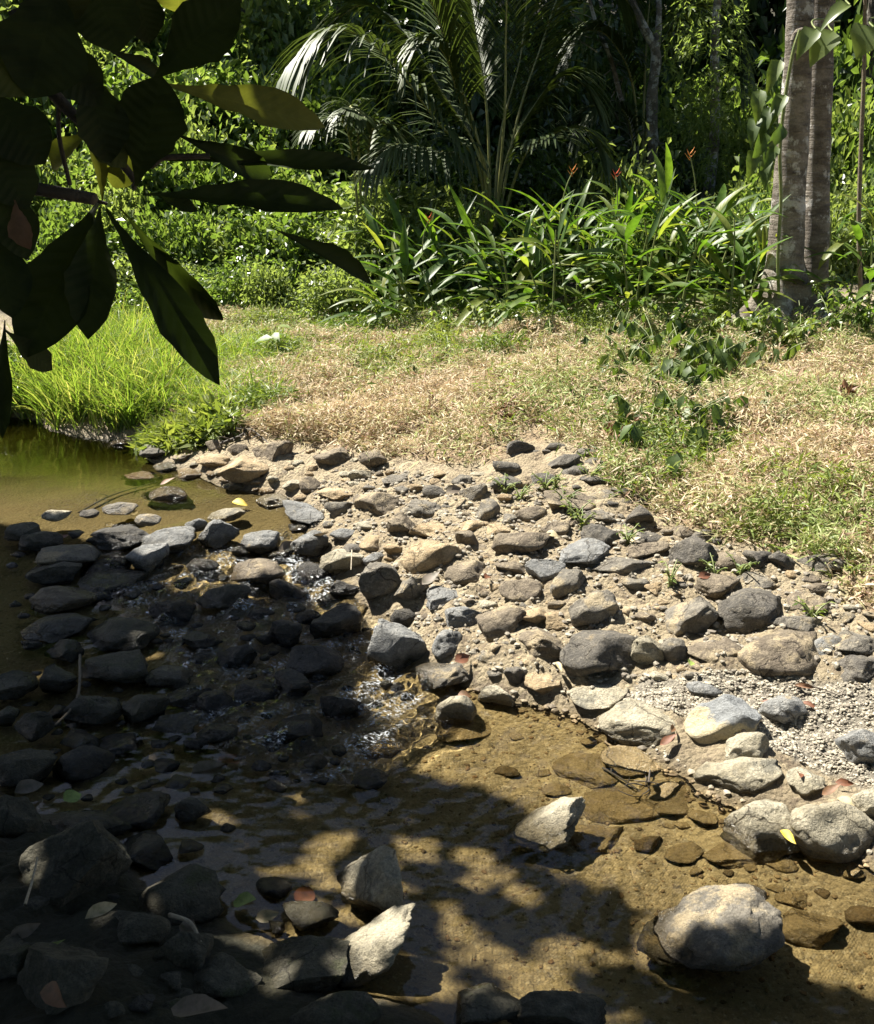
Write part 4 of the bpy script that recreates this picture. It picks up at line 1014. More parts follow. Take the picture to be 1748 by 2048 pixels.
palm(pb, [
  (pp([(955,330,11.3),(880,250,10.9),(775,115,10.5),(690,60,10.3),(620,85,10.1),(565,150,10.0)]), 46, .85, .22, .75),
  (pp([(960,300,11.3),(905,130,11.0),(860,0,10.8),(790,-80,10.5),(720,-70,10.2)]), 40, .9, .3, .5),
  (pp([(1008,250,11.3),(1012,60,11.2),(1020,-120,11.0),(1060,-260,10.7)]), 40, .9, .4, .35),
  (pp([(975,240,11.5),(955,90,11.6),(930,-60,11.7),(900,-200,11.7)]), 40, .9, .3, .35),
  (pp([(1030,260,11.6),(1080,100,11.9),(1130,-30,12.1),(1200,-60,12.3),(1260,10,12.4)]), 42, .85, .3, .6),
  (pp([(940,340,11.0),(860,300,10.5),(790,290,10.1),(740,330,9.9)]), 34, .55, .25, .7),
  (pp([(1000,280,11.7),(1040,120,12.0),(1060,-40,12.2),(1100,-160,12.3)]), 38, .9, .3, .4),
  (pp([(960,320,11.6),(880,180,11.8),(800,60,11.9),(730,10,12.0),(670,40,12.0)]), 40, .85, .25, .6),
  (pp([(1010,330,11.5),(1070,210,11.6),(1130,150,11.6),(1190,190,11.5)]), 36, .75, .25, .7),
  (pp([(970,330,11.2),(920,200,11.1),(890,110,11.0),(850,80,10.9),(810,130,10.8)]), 36, .7, .3, .7),
  (pp([(1040,330,11.2),(1100,270,10.9),(1170,260,10.8),(1230,330,10.6)]), 34, .5, .25, .6),
 ], 'trunkless palm with arching fronds in the middle background')
pb = at_y(1285, 400, 13.2); pb[2] = H1(pb[0], pb[1])
palm(pb, [
  (pp([(1270,200,13.2),(1230,90,13.0),(1180,60,12.9),(1130,110,12.8)]), 38, .75, .3, .6),
  (pp([(1300,180,13.2),(1340,60,13.2),(1400,10,13.2),(1460,50,13.1),(1490,130,13.0)]), 40, .8, .3, .8),
  (pp([(1290,150,13.3),(1300,0,13.4),(1320,-140,13.4)]), 36, .8, .3, .4),
  (pp([(1260,250,13.1),(1200,210,12.8),(1150,260,12.6)]), 34, .6, .25, .6),
 ], 'second palm with dark spiky fronds behind the lichen tree')
pb = at_y(720, 300, 10.9); pb[2] = H1(pb[0], pb[1])
palm(pb, [
  (pp([(700,280,10.8),(660,240,10.6),(610,260,10.4)]), 26, .4, .25, .6),
  (pp([(715,250,10.8),(700,215,10.6),(730,235,10.3)]), 26, .38, .25, .6),
  (pp([(740,280,10.8),(780,250,10.7),(810,290,10.5)]), 26, .4, .25, .6)], 'small young palm in the sun below the long arching frond')

# ------------------------------------------------------------------ heliconia clump
T_HEL = [leaf_tpl(7, .075, P_LANCE, .4, dr, .05, s) for s, dr in ((1, .12), (2, .35), (3, .6))]
rh = random.Random(21)
def heliconia(px, py, top, lean, nleaf, seed, flower=None):
    b = ground(px, py); o = empty('heliconia_plant', b); r = random.Random(seed); dist = np.linalg.norm(b - CAM)
    hgt = (py - top) / FPX * dist / math.cos(math.radians(8)); tp = np.array([lean * hgt, r.uniform(-.25, .1) * hgt, hgt])
    C = bez([(0, 0, -.03), (lean * .1 * hgt, 0, hgt * .5), tp * .72], 8)
    obj('stem', mesh_np('stem', *tube(C, np.linspace(.011, .005, 8), 6)), M_STEM, o)
    az = r.uniform(0, math.pi)
    for i in range(nleaf):
        f = .08 + .92 * (i + 1) / nleaf; q = C[min(7, int(f * 7))]; L = r.uniform(.36, .62) * (1.1 - .3 * f)
        a = az + math.pi * (i % 2) + r.uniform(-.5, .5); el = r.uniform(.25, 1.25) if f > .5 else r.uniform(-.1, .8)
        d = np.array([math.cos(a) * math.cos(el) + lean * .7, math.sin(a) * math.cos(el) * .8 - .1, math.sin(el)]); d /= np.linalg.norm(d)
        pet = q + d * L * .22
        lf = leaf_obj('leaf', T_HEL[r.randrange(3)], L_HELI, o, pet, pet + d * L, L * r.uniform(.75, 1.15), (r.uniform(-.3, .3), r.uniform(-.5, .1), 1), r.random())
    if flower:
        fx = at_y(flower[0], flower[1], b[1] - .05) - b
        fl = obj('flower_stalk', mesh_np('flower_stalk', *tube(bez([C[4], (C[-1] + fx) / 2, fx], 8), .005, 5)), M_STEM, o)
        bp = []
        for j in range(4):
            s_ = 1 if j % 2 else -1; q = fx + np.array([0, 0, .016 * j - .03])
            bp.append(tube(bez([q, q + np.array([s_ * .018, -.01, .02]), q + np.array([s_ * (.045 - .006 * j), -.015, .05])], 5), np.array([.003, .004, .0035, .002, .001]), 6))
        obj('flower', mesh_np('flower', *join(bp)), flower[2], o)
    return o
HG = 'flowering clump left of the grey tree'
FL = [(1145,345,M_FLOWER,'tall heliconia with an orange flower above the clump, leftmost of the high blooms'),(1325,362,M_FLOWER,'heliconia with a small orange flower in the middle of the clump'),(1380,312,M_FLOWER,'heliconia with the highest orange flower of the clump'),(1232,352,M_FLOWERR,'heliconia with a faint reddish bud above the clump'),(858,440,M_FLOWERR,'heliconia with a red bud at the clump\'s left end')]
spots = []
for x in range(800, 1530, 21): spots.append((x + rh.uniform(-14, 14), rh.uniform(610, 665)))
for x in range(840, 1540, 24): spots.append((x + rh.uniform(-14, 14), rh.uniform(570, 612)))
for i, (x, y) in enumerate(spots):
    t = np.interp(x, [780, 860, 950, 1050, 1150, 1300, 1400, 1480, 1540], [520, 430, 430, 410, 360, 350, 350, 400, 440]) + rh.uniform(-10, 110)
    lean = np.interp(x, [800, 950, 1150, 1540], [-.6, -.4, -.12, .12]) + rh.uniform(-.2, .2)
    near = [f for f in FL if abs(f[0] - x) < 20 and not f[3] in [o.get('label') for o in bpy.data.objects if o.name.startswith('heli')]]
    o = heliconia(x, y, t, lean, rh.choice([10, 11, 12]), 400 + i, near[0][:3] if near else None)
    tag(o, near[0][3] if near else 'leafy heliconia shoot without a flower in the clump left of the grey tree', 'plant', HG)
    if not near: ROWS.setdefault('front' if y > 612 else 'rear', []).append(o)
rank(ROWS['front'], 'flowerless heliconia shoot, %s in the front of the clump')
rank(ROWS['rear'], 'flowerless heliconia shoot, %s in the rear of the clump')
for i, (x, y, t, fl, lab) in enumerate([(1690,640,470,None,'heliconia shoot with drooping leaves right of the grey tree'),(1735,620,440,None,'heliconia shoot at the right edge beside the bare sapling'),(1648,600,400,(1636,358,M_FLOWERR),'heliconia with a red flower in front of the right trunk'),(1600,655,540,None,'low heliconia shoot at the foot of the grey trunks'),(1745,670,540,None,'low yellowish heliconia shoot at the right edge')]):
    tag(heliconia(x, y, t, rh.uniform(-.1, .25), 7, 700 + i, fl), lab, 'plant', 'heliconias right of the grey tree')

# bushy upright plants around the clump
T_SM = leaf_tpl(3, .26, P_OVATE, .2, .3)
def leafy_plant(px, py, hgt, spread, n, size, mat, seed, label, group, droop=.6, nst=4, cat='plant', name='leafy_plant', tpl=None):
    b = ground(px, py); o = empty(name, b); rs = np.random.RandomState(seed); tpl = tpl or T_SM; ps = []; LP = []; LD = []
    for s_ in range(nst):
        a = rs.uniform(0, 6.28); e = np.array([math.cos(a) * spread, math.sin(a) * spread, hgt * rs.uniform(.6, 1)]); C = bez([(0, 0, -.03), (0, 0, hgt * .5), e], 7)
        ps.append(tube(C, np.linspace(.006, .002, 7), 5))
        for j in range(n // nst):
            f = rs.uniform(.2, 1) * 6; k_ = min(int(f), 5); LP.append(C[k_] + (C[k_ + 1] - C[k_]) * (f - k_)); d = rand_dirs(rs, 1, -.3, .3)[0]; d[2] -= droop * rs.uniform(.4, 1.3); LD.append(d)
    obj('stem', mesh_np('stem', *join(ps)), M_STEM, o); LP = np.array(LP); LD = np.array(LD); m = len(LP)
    if size * FPX / np.linalg.norm(b - CAM) > 22 and m < 46:
        for p_, d_ in zip(LP, LD):
            L = size * rs.uniform(.6, 1.2); d_ = d_ / np.linalg.norm(d_)
            leaf_obj('leaf', tpl, mat, o, p_, p_ + d_ * L, L, (rs.uniform(-.4, .4), rs.uniform(-.7, 0), .8), rs.random_sample())
    else:
        V, F = scatter(tpl[0], tpl[1], LP, frames(LD, rs.normal(0, .35, (m, 3)) + (0, 0, 1)), size * rs.uniform(.6, 1.2, m))
        obj('foliage', mesh_np('foliage', V, F, dict(rnd=np.repeat(rs.random_sample(m), len(tpl[0])))), mat, o)
    return tag(o, label, cat, group)
leafy_plant(945, 590, 1.15, .14, 260, .055, L_PALE, 1, 'tall upright leafy weed left of the flowering clump', None, .4, 6)
leafy_plant(1010, 560, .75, .3, 220, .07, L_PALE, 2, 'bushy plant with pale jagged leaves behind the clump\'s left end', None, .3, 6)
leafy_plant(1180, 540, .7, .5, 260, .07, L_PALE, 3, 'pale leafy bush filling the middle of the clump', None, .3, 7)
leafy_plant(1330, 540, .75, .5, 260, .07, L_PALE, 4, 'pale leafy bush filling the right of the clump', None, .3, 7)
leafy_plant(1460, 560, .8, .4, 240, .07, L_PALE, 5, 'pale leafy bush between the clump and the grey trunk', None, .3, 7)
for i, (x, y) in enumerate([(1690,560),(1735,520),(1650,640),(1725,680),(1660,690)]):
    ROWS.setdefault('rt', []); ROWS['rt'] += [leafy_plant(x, y, .5, .3, 160, .065, L_SHRUB, 20 + i, 'small leafy plant at the right of the grey trunk', 'leafy plants right of the trunk', .4, 5)]
for i, (x, y) in enumerate([(840,650),(900,668),(970,672),(1060,676),(1290,660),(1350,676),(1420,680),(1480,690),(760,640),(700,620),(1560,700),(1600,690)]):
    ROWS.setdefault('ft', []); ROWS['ft'] += [leafy_plant(x, y, .3, .25, 120, .06, L_SHRUB if i % 2 else L_WEED, 40 + i, 'low leafy weed at the foot of the flowering clump', 'weeds at the foot of the clump', .5, 5)]

# wilted broad leaved plants on the dry bank
WL = 'wilted dark green plant with hanging leaves on the dry bank'
for i, (x, y, h_, s_, n_) in enumerate([(1200,720,.16,.12,12),(1255,735,.2,.18,22),(1310,720,.25,.2,28),(1360,735,.22,.2,26),(1420,745,.2,.2,24),(1270,780,.16,.16,20),(1330,770,.18,.18,24),(1390,780,.16,.15,20),(1470,750,.15,.12,14),(1560,730,.18,.12,14),(1600,700,.2,.15,16),(1300,870,.16,.18,20),(1360,870,.18,.18,22),(1400,850,.16,.12,16),(1250,860,.14,.12,14),(1480,870,.14,.16,16),(1530,860,.14,.14,16),(1440,850,.14,.1,14),(1345,960,.14,.05,6),(1400,930,.1,.06,6),(1500,960,.1,.04,5),(1170,810,.1,.08,8),(1090,780,.08,.1,8),(960,790,.08,.1,8),(1000,700,.14,.12,14),(930,720,.1,.08,10),(790,760,.08,.1,8),(1220,690,.2,.15,18),(1100,690,.2,.15,16),(1500,690,.22,.15,18),(1330,690,.25,.18,22),(1260,830,.12,.1,12)] + [(rv.uniform(1190, 1480), rv.uniform(690, 800), rv.uniform(.12, .2), rv.uniform(.1, .18), rv.randrange(12, 20)) for _ in range(16)] + [(rv.uniform(1240, 1420), rv.uniform(800, 900), .13, .13, 14) for _ in range(8)]):
    lab = {18: 'single wilted stalk with long hanging leaves low on the bank', 20: 'lone upright leaf standing in the straw', 0: 'small sprig with paired leaves at the left of the wilted patch', 9: 'large leaved wilted plant below the grey tree'}.get(i, WL)
    wp = leafy_plant(x, y, h_ * 1.35, s_ * 1.3, int(n_ * 1.5), .115, L_WILT, 80 + i, lab, 'wilted plants on the dry bank', 1.6, max(1, n_ // 6), name='wilted_plant')
    if lab == WL: ROWS.setdefault('w%d' % (0 if y < 715 else 1 if y < 750 else 2 if y < 800 else 3), []).append(wp)
for i, nm in enumerate(['highest', 'second', 'third', 'lowest']): rank(ROWS['w%d' % i], 'wilted dark green plant, %%s in the %s band of the dry bank' % nm)
# broad seedling by the grass
o = leafy_plant(545, 735, .42, .05, 8, .15, L_WEED, 130, 'glossy broad leaved seedling standing beside the bright grass', None, -.2, 1, name='seedling')
for i, (x, y) in enumerate([(1010,985),(1255,1085),(1180,960),(1110,975),(1430,1155),(1340,1170),(1150,1040),(1130,1010),(1090,980),(1625,1240),(1555,1115),(1480,1150),(1165,1055),(990,880),(1040,1000),(1700,1150),(1640,1080)]):
    ROWS.setdefault('sp', []); ROWS['sp'] += [leafy_plant(x, y, .09, .07, 36, .028, L_WEED, 150 + i, 'tiny bright green sprig between the rocks below the weeds', 'green sprigs among the rocks', .1, 5, name='weed_sprig', tpl=SLIM)]

rank(ROWS['rt'], 'small leafy plant right of the grey trunk, %s')
rank(ROWS['ft'], 'low leafy weed at the foot of the flowering clump, %s')
rank(ROWS['sp'], 'tiny bright green sprig among the upper rocks, %s')
# ------------------------------------------------------------------ grass and dry weeds (uncountable)
T_BL = leaf_tpl(5, .02, lambda t: 1 - .9 * t ** 2, .3, 0.0)
def grass(name, poly, n, lmin, lmax, seed, label, mat, lean=.35, bow=.55, wid=1.0, zref=.3, tuft=9):
    rs = np.random.RandomState(seed); c = np.array([plane_pt(x, y, zref) for x, y in poly]); lo, hi = c.min(0), c.max(0)
    X = rs.uniform(lo[0], hi[0], n * 5); Y = rs.uniform(lo[1], hi[1], n * 5); px, py, pz = project(np.stack([X, Y, H(X, Y)], 1)); kk = in_poly(px, py, poly)
    X, Y = X[kk][:n // tuft], Y[kk][:n // tuft]; X = np.repeat(X, tuft) + rs.normal(0, .02, len(X) * tuft); Y = np.repeat(Y, tuft) + rs.normal(0, .02, len(Y) * tuft); m = len(X)
    Z = H(X, Y); L = rs.uniform(lmin, lmax, m) * (1 + .35 * vnoise(np.stack([X * 2, Y * 2, X * 0], 1), seed))
    d = np.stack([rs.normal(0, lean, m), rs.normal(-.05, lean, m), np.ones(m)], 1); d /= np.linalg.norm(d, axis=1, keepdims=True)
    R = frames(d, rs.normal(0, 1, (m, 3))); tv, tf = T_BL
    V = np.einsum('nij,nmj->nmi', R, tv[None] * np.stack([L, np.full(m, wid) * rs.uniform(.2, .5, m), L], 1)[:, None, :]) + np.stack([X, Y, Z], 1)[:, None, :]
    t = tv[:, 0][None]; hd = d[:, :2] / (np.linalg.norm(d[:, :2], axis=1, keepdims=True) + 1e-6); b_ = bow * rs.uniform(.2, 1.2, m)
    V[..., 0] += hd[:, 0:1] * (b_ * L)[:, None] * t ** 2 * .7; V[..., 1] += hd[:, 1:2] * (b_ * L)[:, None] * t ** 2 * .7; V[..., 2] -= (b_ * L)[:, None] * t ** 2.2 * .75
    V = V.reshape(-1, 3); F = (tf[None] + (np.arange(m) * len(tv))[:, None, None]).reshape(-1, 4)
    o = obj(name, mesh_np(name, V, F, dict(rnd=np.repeat(rs.random_sample(m) ** 1.4, len(tv)))), mat)
    return tag(o, label, 'grass', kind='stuff')
grass('tall_grass', [(-60,800),(0,828),(90,848),(200,872),(330,850),(360,760),(330,690),(200,680),(60,740)], 6400, .22, .52, 61, 'tall bright green grass on the bank above the pool', L_GRASS, .28, .42, .7)
grass('fine_grass', [(330,850),(470,845),(560,800),(560,720),(450,690),(340,700)], 4200, .12, .3, 62, 'fine yellow green grass between the tall grass and the dry weeds', L_GRASS, .5, .6, .45)
grass('bank_grass', [(150,640),(480,640),(620,600),(460,560),(150,580)], 2200, .2, .45, 63, 'light green grass along the foot of the left hillside', L_GRASS, .4, .6, .8, .5)
def carpet(name, poly, n, size, hmax, seed, label, mat, per=26, tpl=SLIM, zref=.45, bias=None, cat='weeds', thr=-.45):
    rs = np.random.RandomState(seed); c = np.array([plane_pt(x, y, zref) for x, y in poly]); lo, hi = c.min(0), c.max(0)
    hi[0] = min(hi[0], 5.6); X = rs.uniform(lo[0], hi[0], n * 8); Y = rs.uniform(lo[1], hi[1], n * 8); P0 = np.stack([X, Y, X * 0], 1)
    px, py, pz = project(np.stack([X, Y, H(X, Y)], 1)); j = 22 * fbm(P0 * 5, seed, 3)
    kk = in_poly(px + j, py + j * .4, poly) & (fbm(P0 * 1.6, seed + 1, 3) + rs.normal(0, .55, len(X)) > (thr if thr > -5 else .35))
    X, Y = X[kk][:n], Y[kk][:n]; n = len(X); hh = hmax * (0.2 + .8 * np.clip(.5 + fbm(np.stack([X * 2.5, Y * 2.5, X * 0], 1), seed + 2, 3), 0, 1.3))
    X = np.repeat(X, per); Y = np.repeat(Y, per); m = len(X); hh = np.repeat(hh, per)
    X = X + rs.normal(0, .045, m); Y = Y + rs.normal(0, .045, m); Z = H(X, Y) + hh * rs.random_sample(m)
    D = rs.normal(0, 1, (m, 3)); D[:, 2] *= .7; Up = rs.normal(0, .6, (m, 3)) + (0, 0, 1)
    s = size * rs.uniform(.5, 1.5, m); s3 = np.stack([s * rs.uniform(.7, 1.9, m), s * rs.uniform(.35, 1.1, m), s], 1)
    V, F = scatter(tpl[0], tpl[1], np.stack([X, Y, Z], 1), frames(D, Up), s3)
    zone = .5 + .9 * fbm(np.stack([X * 1.3, Y * 1.3, X * 0], 1), seed + 5, 3)
    r = np.clip(rs.random_sample(m) * .8 + .42 * zone - .1 + (bias(X, Y) if bias else 0), 0, 1)
    o = obj(name, mesh_np(name, V, F, dict(rnd=np.repeat(r, len(tpl[0]))), smooth=False), mat)
    return tag(o, label, cat, kind='stuff')
carpet('dry_weeds', WEED_POLY, 9000, .034, .14, 71, 'dense carpet of dry straw coloured weeds covering the sunny bank', L_STRAW, 32)
carpet('green_weeds', [(400,590),(640,590),(800,620),(1100,620),(1500,625),(1748,640),(1748,760),(1450,760),(1200,720),(900,720),(650,680),(480,720)], 2200, .045, .13, 72, 'patchy green weeds growing along the upper edge of the dry weeds', L_WEED, 20)
carpet('sprouting_weeds', [(560,650),(1000,700),(1300,760),(1500,900),(1748,900),(1748,1150),(1300,1020),(1100,870),(700,890),(480,850)], 4200, .042, .15, 73, 'light green sprouts scattered through the dry weeds', L_WEED, 12, thr=-9)
carpet('bank_herbs', [(-40,815),(60,845),(200,882),(330,890),(480,870),(420,820),(200,800)], 1300, .05, .2, 74, 'small leafy herbs on the pool bank under the grass', L_WEED, 22, DIAMOND)
grass('dry_stems', WEED_POLY[:18] + WEED_POLY[21:], 9000, .07, .2, 75, 'thin dead stems lying matted over the dry weeds', L_STRAW, 2.2, .5, .22, .45, 6)
leafy_plant(925, 560, 1.25, .2, 420, .06, L_PALE, 201, 'tall bright leafy shrub at the left end of the flowering clump', None, .3, 8)

BROAD = ['rounded', 'heart shaped', 'yellowish', 'drooping', 'pale', 'glossy', 'large', 'ragged', 'bright', 'dull', 'spreading', 'upright']
for i, (x, y) in enumerate([(690,470),(450,480),(600,500),(760,500),(340,470),(520,420),(420,330),(640,420),(720,420),(260,420),(560,330),(350,250)]):
    leafy_plant(x, y, .8, .35, 26, .17, L_PALE if i % 2 else L_WEED, 300 + i, '%s broad leaved plant on the left hillside, %s' % (BROAD[i], ['near the young palm', 'behind the hanging leaves'][i % 2]), 'broad leaved hillside plants', .5, 5, name='broadleaf_plant', tpl=T_HEART)
# ------------------------------------------------------------------ overhanging tree: hanging leaves in view, crown overhead that shades the near stream
tb = np.array([-3.6, 1.6, H1(-3.6, 1.6)])
over = empty('overhanging_tree', tb); tag(over, 'large leaved tree whose dark leaves hang into the upper left', 'tree')
obj('trunk', mesh_np('trunk', *tube(catmull([(0, 0, -.3), (.1, .1, 1.5), (.35, .25, 3.0), (.9, .5, 4.6), (1.2, .6, 5.6)], 8), np.linspace(.24, .1, 32), 14, noise_amp=.1, seed=3)), M_BARKD, over)
def opt(px, py, d): return at(px, py, d) - tb
FG = 1.35
br = obj('branch', mesh_np('branch', *tube(catmull([(.2, .2, 2.2), opt(-250, -150, 1.5), opt(20, 60, FG), opt(110, 190, FG), opt(190, 270, FG), opt(262, 350, FG), opt(268, 380, FG)], 7), np.linspace(.013, .003, 42), 8)), M_TWIGD, over)
obj('branch', mesh_np('branch', *tube(catmull([(.2, .2, 1.9), opt(-200, 330, 1.45), opt(60, 372, FG + .02), opt(150, 390, FG + .03), opt(215, 408, FG + .03)], 6), np.linspace(.010, .002, 24), 8)), M_TWIGD, over)
obj('twig', mesh_np('twig', *tube(catmull([opt(120, 170, FG), opt(118, 270, FG + .02), opt(140, 370, FG + .03)], 6), .003, 6)), M_TWIGD, over)
obj('twig', mesh_np('twig', *tube(catmull([opt(200, 250, FG), opt(290, 330, FG), opt(330, 315, FG), opt(420, 312, FG)], 6), .0035, 6)), M_TWIGD, over)
T_BIGS = [leaf_tpl(14, .5, P_OBOV, f, dr, .10, s) for s, f, dr in ((1, .12, .08), (2, .2, .15), (3, .08, .05), (4, .25, .22))]
ro = random.Random(3)
# base x, y, tip x, y, width px, base distance, tip distance, roll
HANG = [
 (195,405,40,715,170,1.36,1.30,.1),(200,415,172,678,120,1.34,1.28,.0),(212,418,445,772,112,1.35,1.30,.15),(240,415,466,682,66,1.36,1.42,-.2),
 (285,388,702,402,84,1.36,1.40,.25),(540,455,768,562,54,1.50,1.55,.2),(330,320,762,325,58,1.38,1.45,.5),(350,268,575,362,66,1.36,1.40,-.2),
 (318,166,668,248,92,1.38,1.44,.1),(305,162,478,-10,140,1.36,1.32,.1),(272,372,322,150,160,1.33,1.28,.0),
 (185,262,76,335,62,1.40,1.44,.2),(270,295,222,378,66,1.42,1.44,.1),(205,95,345,160,40,1.42,1.46,.2),(70,185,178,172,56,1.42,1.44,.1),
 (60,60,215,210,110,1.30,1.28,-.1),(120,-60,60,200,190,1.28,1.25,.0),(-60,40,60,190,170,1.27,1.25,.2),(170,-80,240,105,150,1.30,1.28,.1),(60,-90,150,60,170,1.28,1.27,.0),
 (260,-70,305,95,90,1.33,1.36,.1),(-40,170,95,330,140,1.27,1.25,.1),(-60,230,60,420,130,1.28,1.27,-.1),(365,-60,350,50,90,1.45,1.5,.2),
 (-10,420,25,640,110,1.30,1.28,.1),(10,640,0,885,50,1.28,1.26,.2),(10,660,110,742,66,1.30,1.34,.1),(165,120,230,330,120,1.31,1.28,.1),(-30,330,60,520,110,1.29,1.27,.1),
 (205,405,196,240,50,1.42,1.46,.1),(300,385,400,420,40,1.38,1.4,.3),(150,230,260,330,90,1.32,1.3,.0)]
for i, (bx, by, tx, ty, wp, d0, d1, roll) in enumerate(HANG):
    b, t = opt(bx, by, d0), opt(tx, ty, d1); wd = wp * .76 / FPX * (d0 + d1) / 2
    view = ray((bx + tx) / 2, (by + ty) / 2); up = -view + np.array([ro.uniform(-.25, .25), 0, .25 + roll])
    lf = leaf_obj('leaf', T_BIGS[i % 4], L_BIG, over, b, t, wd, up, 1.0 if i in (8, 11, 12, 14, 23, 29) else ro.random() * .6)  # listed leaves take the lighter olive, a painted backlit look
    mid = tube([b + (t - b) * q for q in (0, .5, .95)], [.0035, .0022, .001], 5)
# dried curled leaf at the far left
lf = leaf_obj('leaf', T_BIGS[3], L_DRY['brown'], over, opt(30, 400, 1.27), opt(48, 500, 1.25), .03, (-.2, -1, .2), .5); lf['label'] = 'dried reddish brown curled leaf'

# unseen crown overhead: leaves placed sunward to cast SHADE, with holes for LIT
SHADE = [(-400,1000),(0,1040),(170,1080),(260,1135),(330,1170),(420,1190),(560,1195),(670,1230),(715,1275),(690,1330),(690,1400),(750,1450),(700,1490),(830,1540),(960,1560),(1040,1630),(1100,1700),(1190,1760),(1230,1880),(1320,1930),(1480,1940),(1800,1960),(2100,2300),(-600,2300),(-600,1000)]
RIM = [(560,1420),(900,1520),(1000,1640),(1120,1740),(1210,1800),(1300,1900),(1800,1930),(1800,2100),(560,2100)]
LIT = [(1085,1660,50),(760,1740,45),(720,1800,35),(1095,1830,38),(640,1850,24),(745,1900,40),(790,1950,30),(990,1900,34),(870,1960,24),(1060,1960,30),(800,1650,40),(930,1690,42),(1010,1740,40),(880,1760,30),(930,1830,40),(1330,1880,40),(610,1700,20),(640,1640,22),(310,1800,14),(355,1780,10),(180,1650,12),(345,1340,16),(250,1310,12),(490,1910,12),(330,1290,12),(600,1780,22),(120,1590,12),(20,1560,12),(1100,1900,30),(700,1980,20),(480,1650,14),(1180,1840,26),(560,1990,18),(680,1720,20)]
rs = np.random.RandomState(77); LP, LD, LU, LS = [], [], [], []
cx0 = rs.uniform(-3.6, 2.6, 60000); cy0 = rs.uniform(-.4, 5.8, 60000); cz0 = H0(cx0, cy0)
ppx, ppy, ppz = project(np.stack([cx0, cy0, np.maximum(cz0, W(cy0))], 1))
inside = in_poly(ppx, ppy, SHADE) | (cy0 < 1.6)
rim = in_poly(ppx, ppy, RIM)
keep = inside.copy()
gz0 = np.maximum(cz0, W(cy0))
for (x, y, r) in LIT + [(100,1800,24),(260,1760,20),(330,1860,20),(60,1700,20),(420,1760,22),(230,1900,18),(460,1880,22),(140,1450,18),(290,1480,18),(420,1600,24),(520,1700,26),(560,1560,22),(70,1330,16),(1020,1850,34),(860,1880,30),(560,1860,24),(1160,1960,34),(960,1990,26),(1250,1980,30),(1400,2000,34),(1560,2010,30)]:
    gp = plane_pt(x, y, 0.02); rm = r / FPX * np.linalg.norm(gp - CAM)
    keep &= ~((cx0 - gp[0]) ** 2 + (cy0 - gp[1]) ** 2 < (rm * (1.1 if x < 700 else .85) + (.045 if x < 700 else .032)) ** 2)
sel = np.where(keep)[0][:15000]
for i in sel:
    g = np.array([cx0[i], cy0[i], max(cz0[i], W(cy0[i]))]); zt = rs.uniform(2.9, 5.2)
    p = g + S * (zt - g[2]) / S[2]
    q = project(p[None]); 
    if q[2][0] > .05 and -150 < q[0][0] < 1900 and q[1][0] > -120: continue
    if rim[i] and rs.random_sample() < .05: continue
    LP.append(p); LD.append(rand_dirs(rs, 1, -.7, .3)[0]); LU.append(rs.normal(0, .4, 3) + (0, 0, 1)); LS.append(rs.uniform(.16, .27) * (.9 if rim[i] else 1.1))
# unseen crown leaves added behind the viewer to block skylight over the near bank
for i in range(4500):
    p = np.array([rs.uniform(-6, 3.4), rs.uniform(-4, 1.1), rs.uniform(2.8, 5.6)])
    LP.append(p); LD.append(rand_dirs(rs, 1, -.7, .3)[0]); LU.append(rs.normal(0, .4, 3) + (0, 0, 1)); LS.append(rs.uniform(.2, .34))
LP, LD, LU, LS = map(np.array, (LP, LD, LU, LS))
# gaps in the crown through which the sun reaches a few of the hanging leaves
gap = np.zeros(len(LP), bool)
for (x, y, d_, r_) in [(480,200,1.41,.09),(590,228,1.42,.07),(130,298,1.42,.07),(245,335,1.43,.07),(320,20,1.46,.08)]:
    q = LP - at(x, y, d_); t_ = q @ S; gap |= (np.linalg.norm(q - t_[:, None] * S, axis=1) < r_) & (t_ > 0)
LP, LD, LU, LS = LP[~gap], LD[~gap], LU[~gap], LS[~gap]
tv, tf = leaf_tpl(4, .24, P_OBOV, .15, .12)
V, F = scatter(tv, tf, LP - tb - LD * LS[:, None] * .5, frames(LD, LU), LS)
obj('crown', mesh_np('crown', V, F, dict(rnd=np.repeat(rs.random_sample(len(LP)), len(tv)))), L_BIG, over)
for i in range(16):
    c = LP[rs.randint(len(LP))] - tb
    obj('branch', mesh_np('branch', *limb((.9, .5, 4.2 + .08 * i), c, .05, .012, .3, 300 + i, 5, 6)), M_BARKD, over)
# unseen trees added on the near bank to darken its shade
for i, (x, y, h_, cr) in enumerate([(-7.5, -1.5, 8, 2.8), (-4, -6, 9, 3.2), (1.5, -6.5, 9, 3.2), (6, -4, 8.5, 3.0), (-1.5, -4.5, 8, 2.8), (-7, 3.2, 8, 2.4)]):
    ROWS.setdefault('nb', []).append(forest_tree(x, y, h_, .2, cr, 3.0, 'tree', 'unseen shade trees added on the near bank', 90 + i, 7))
for o, w_ in zip(ROWS['nb'], ('far left', 'left', 'middle', 'right', 'nearest', 'upstream')): o['label'] = 'unseen tree added on the near bank for shade, the %s one' % w_

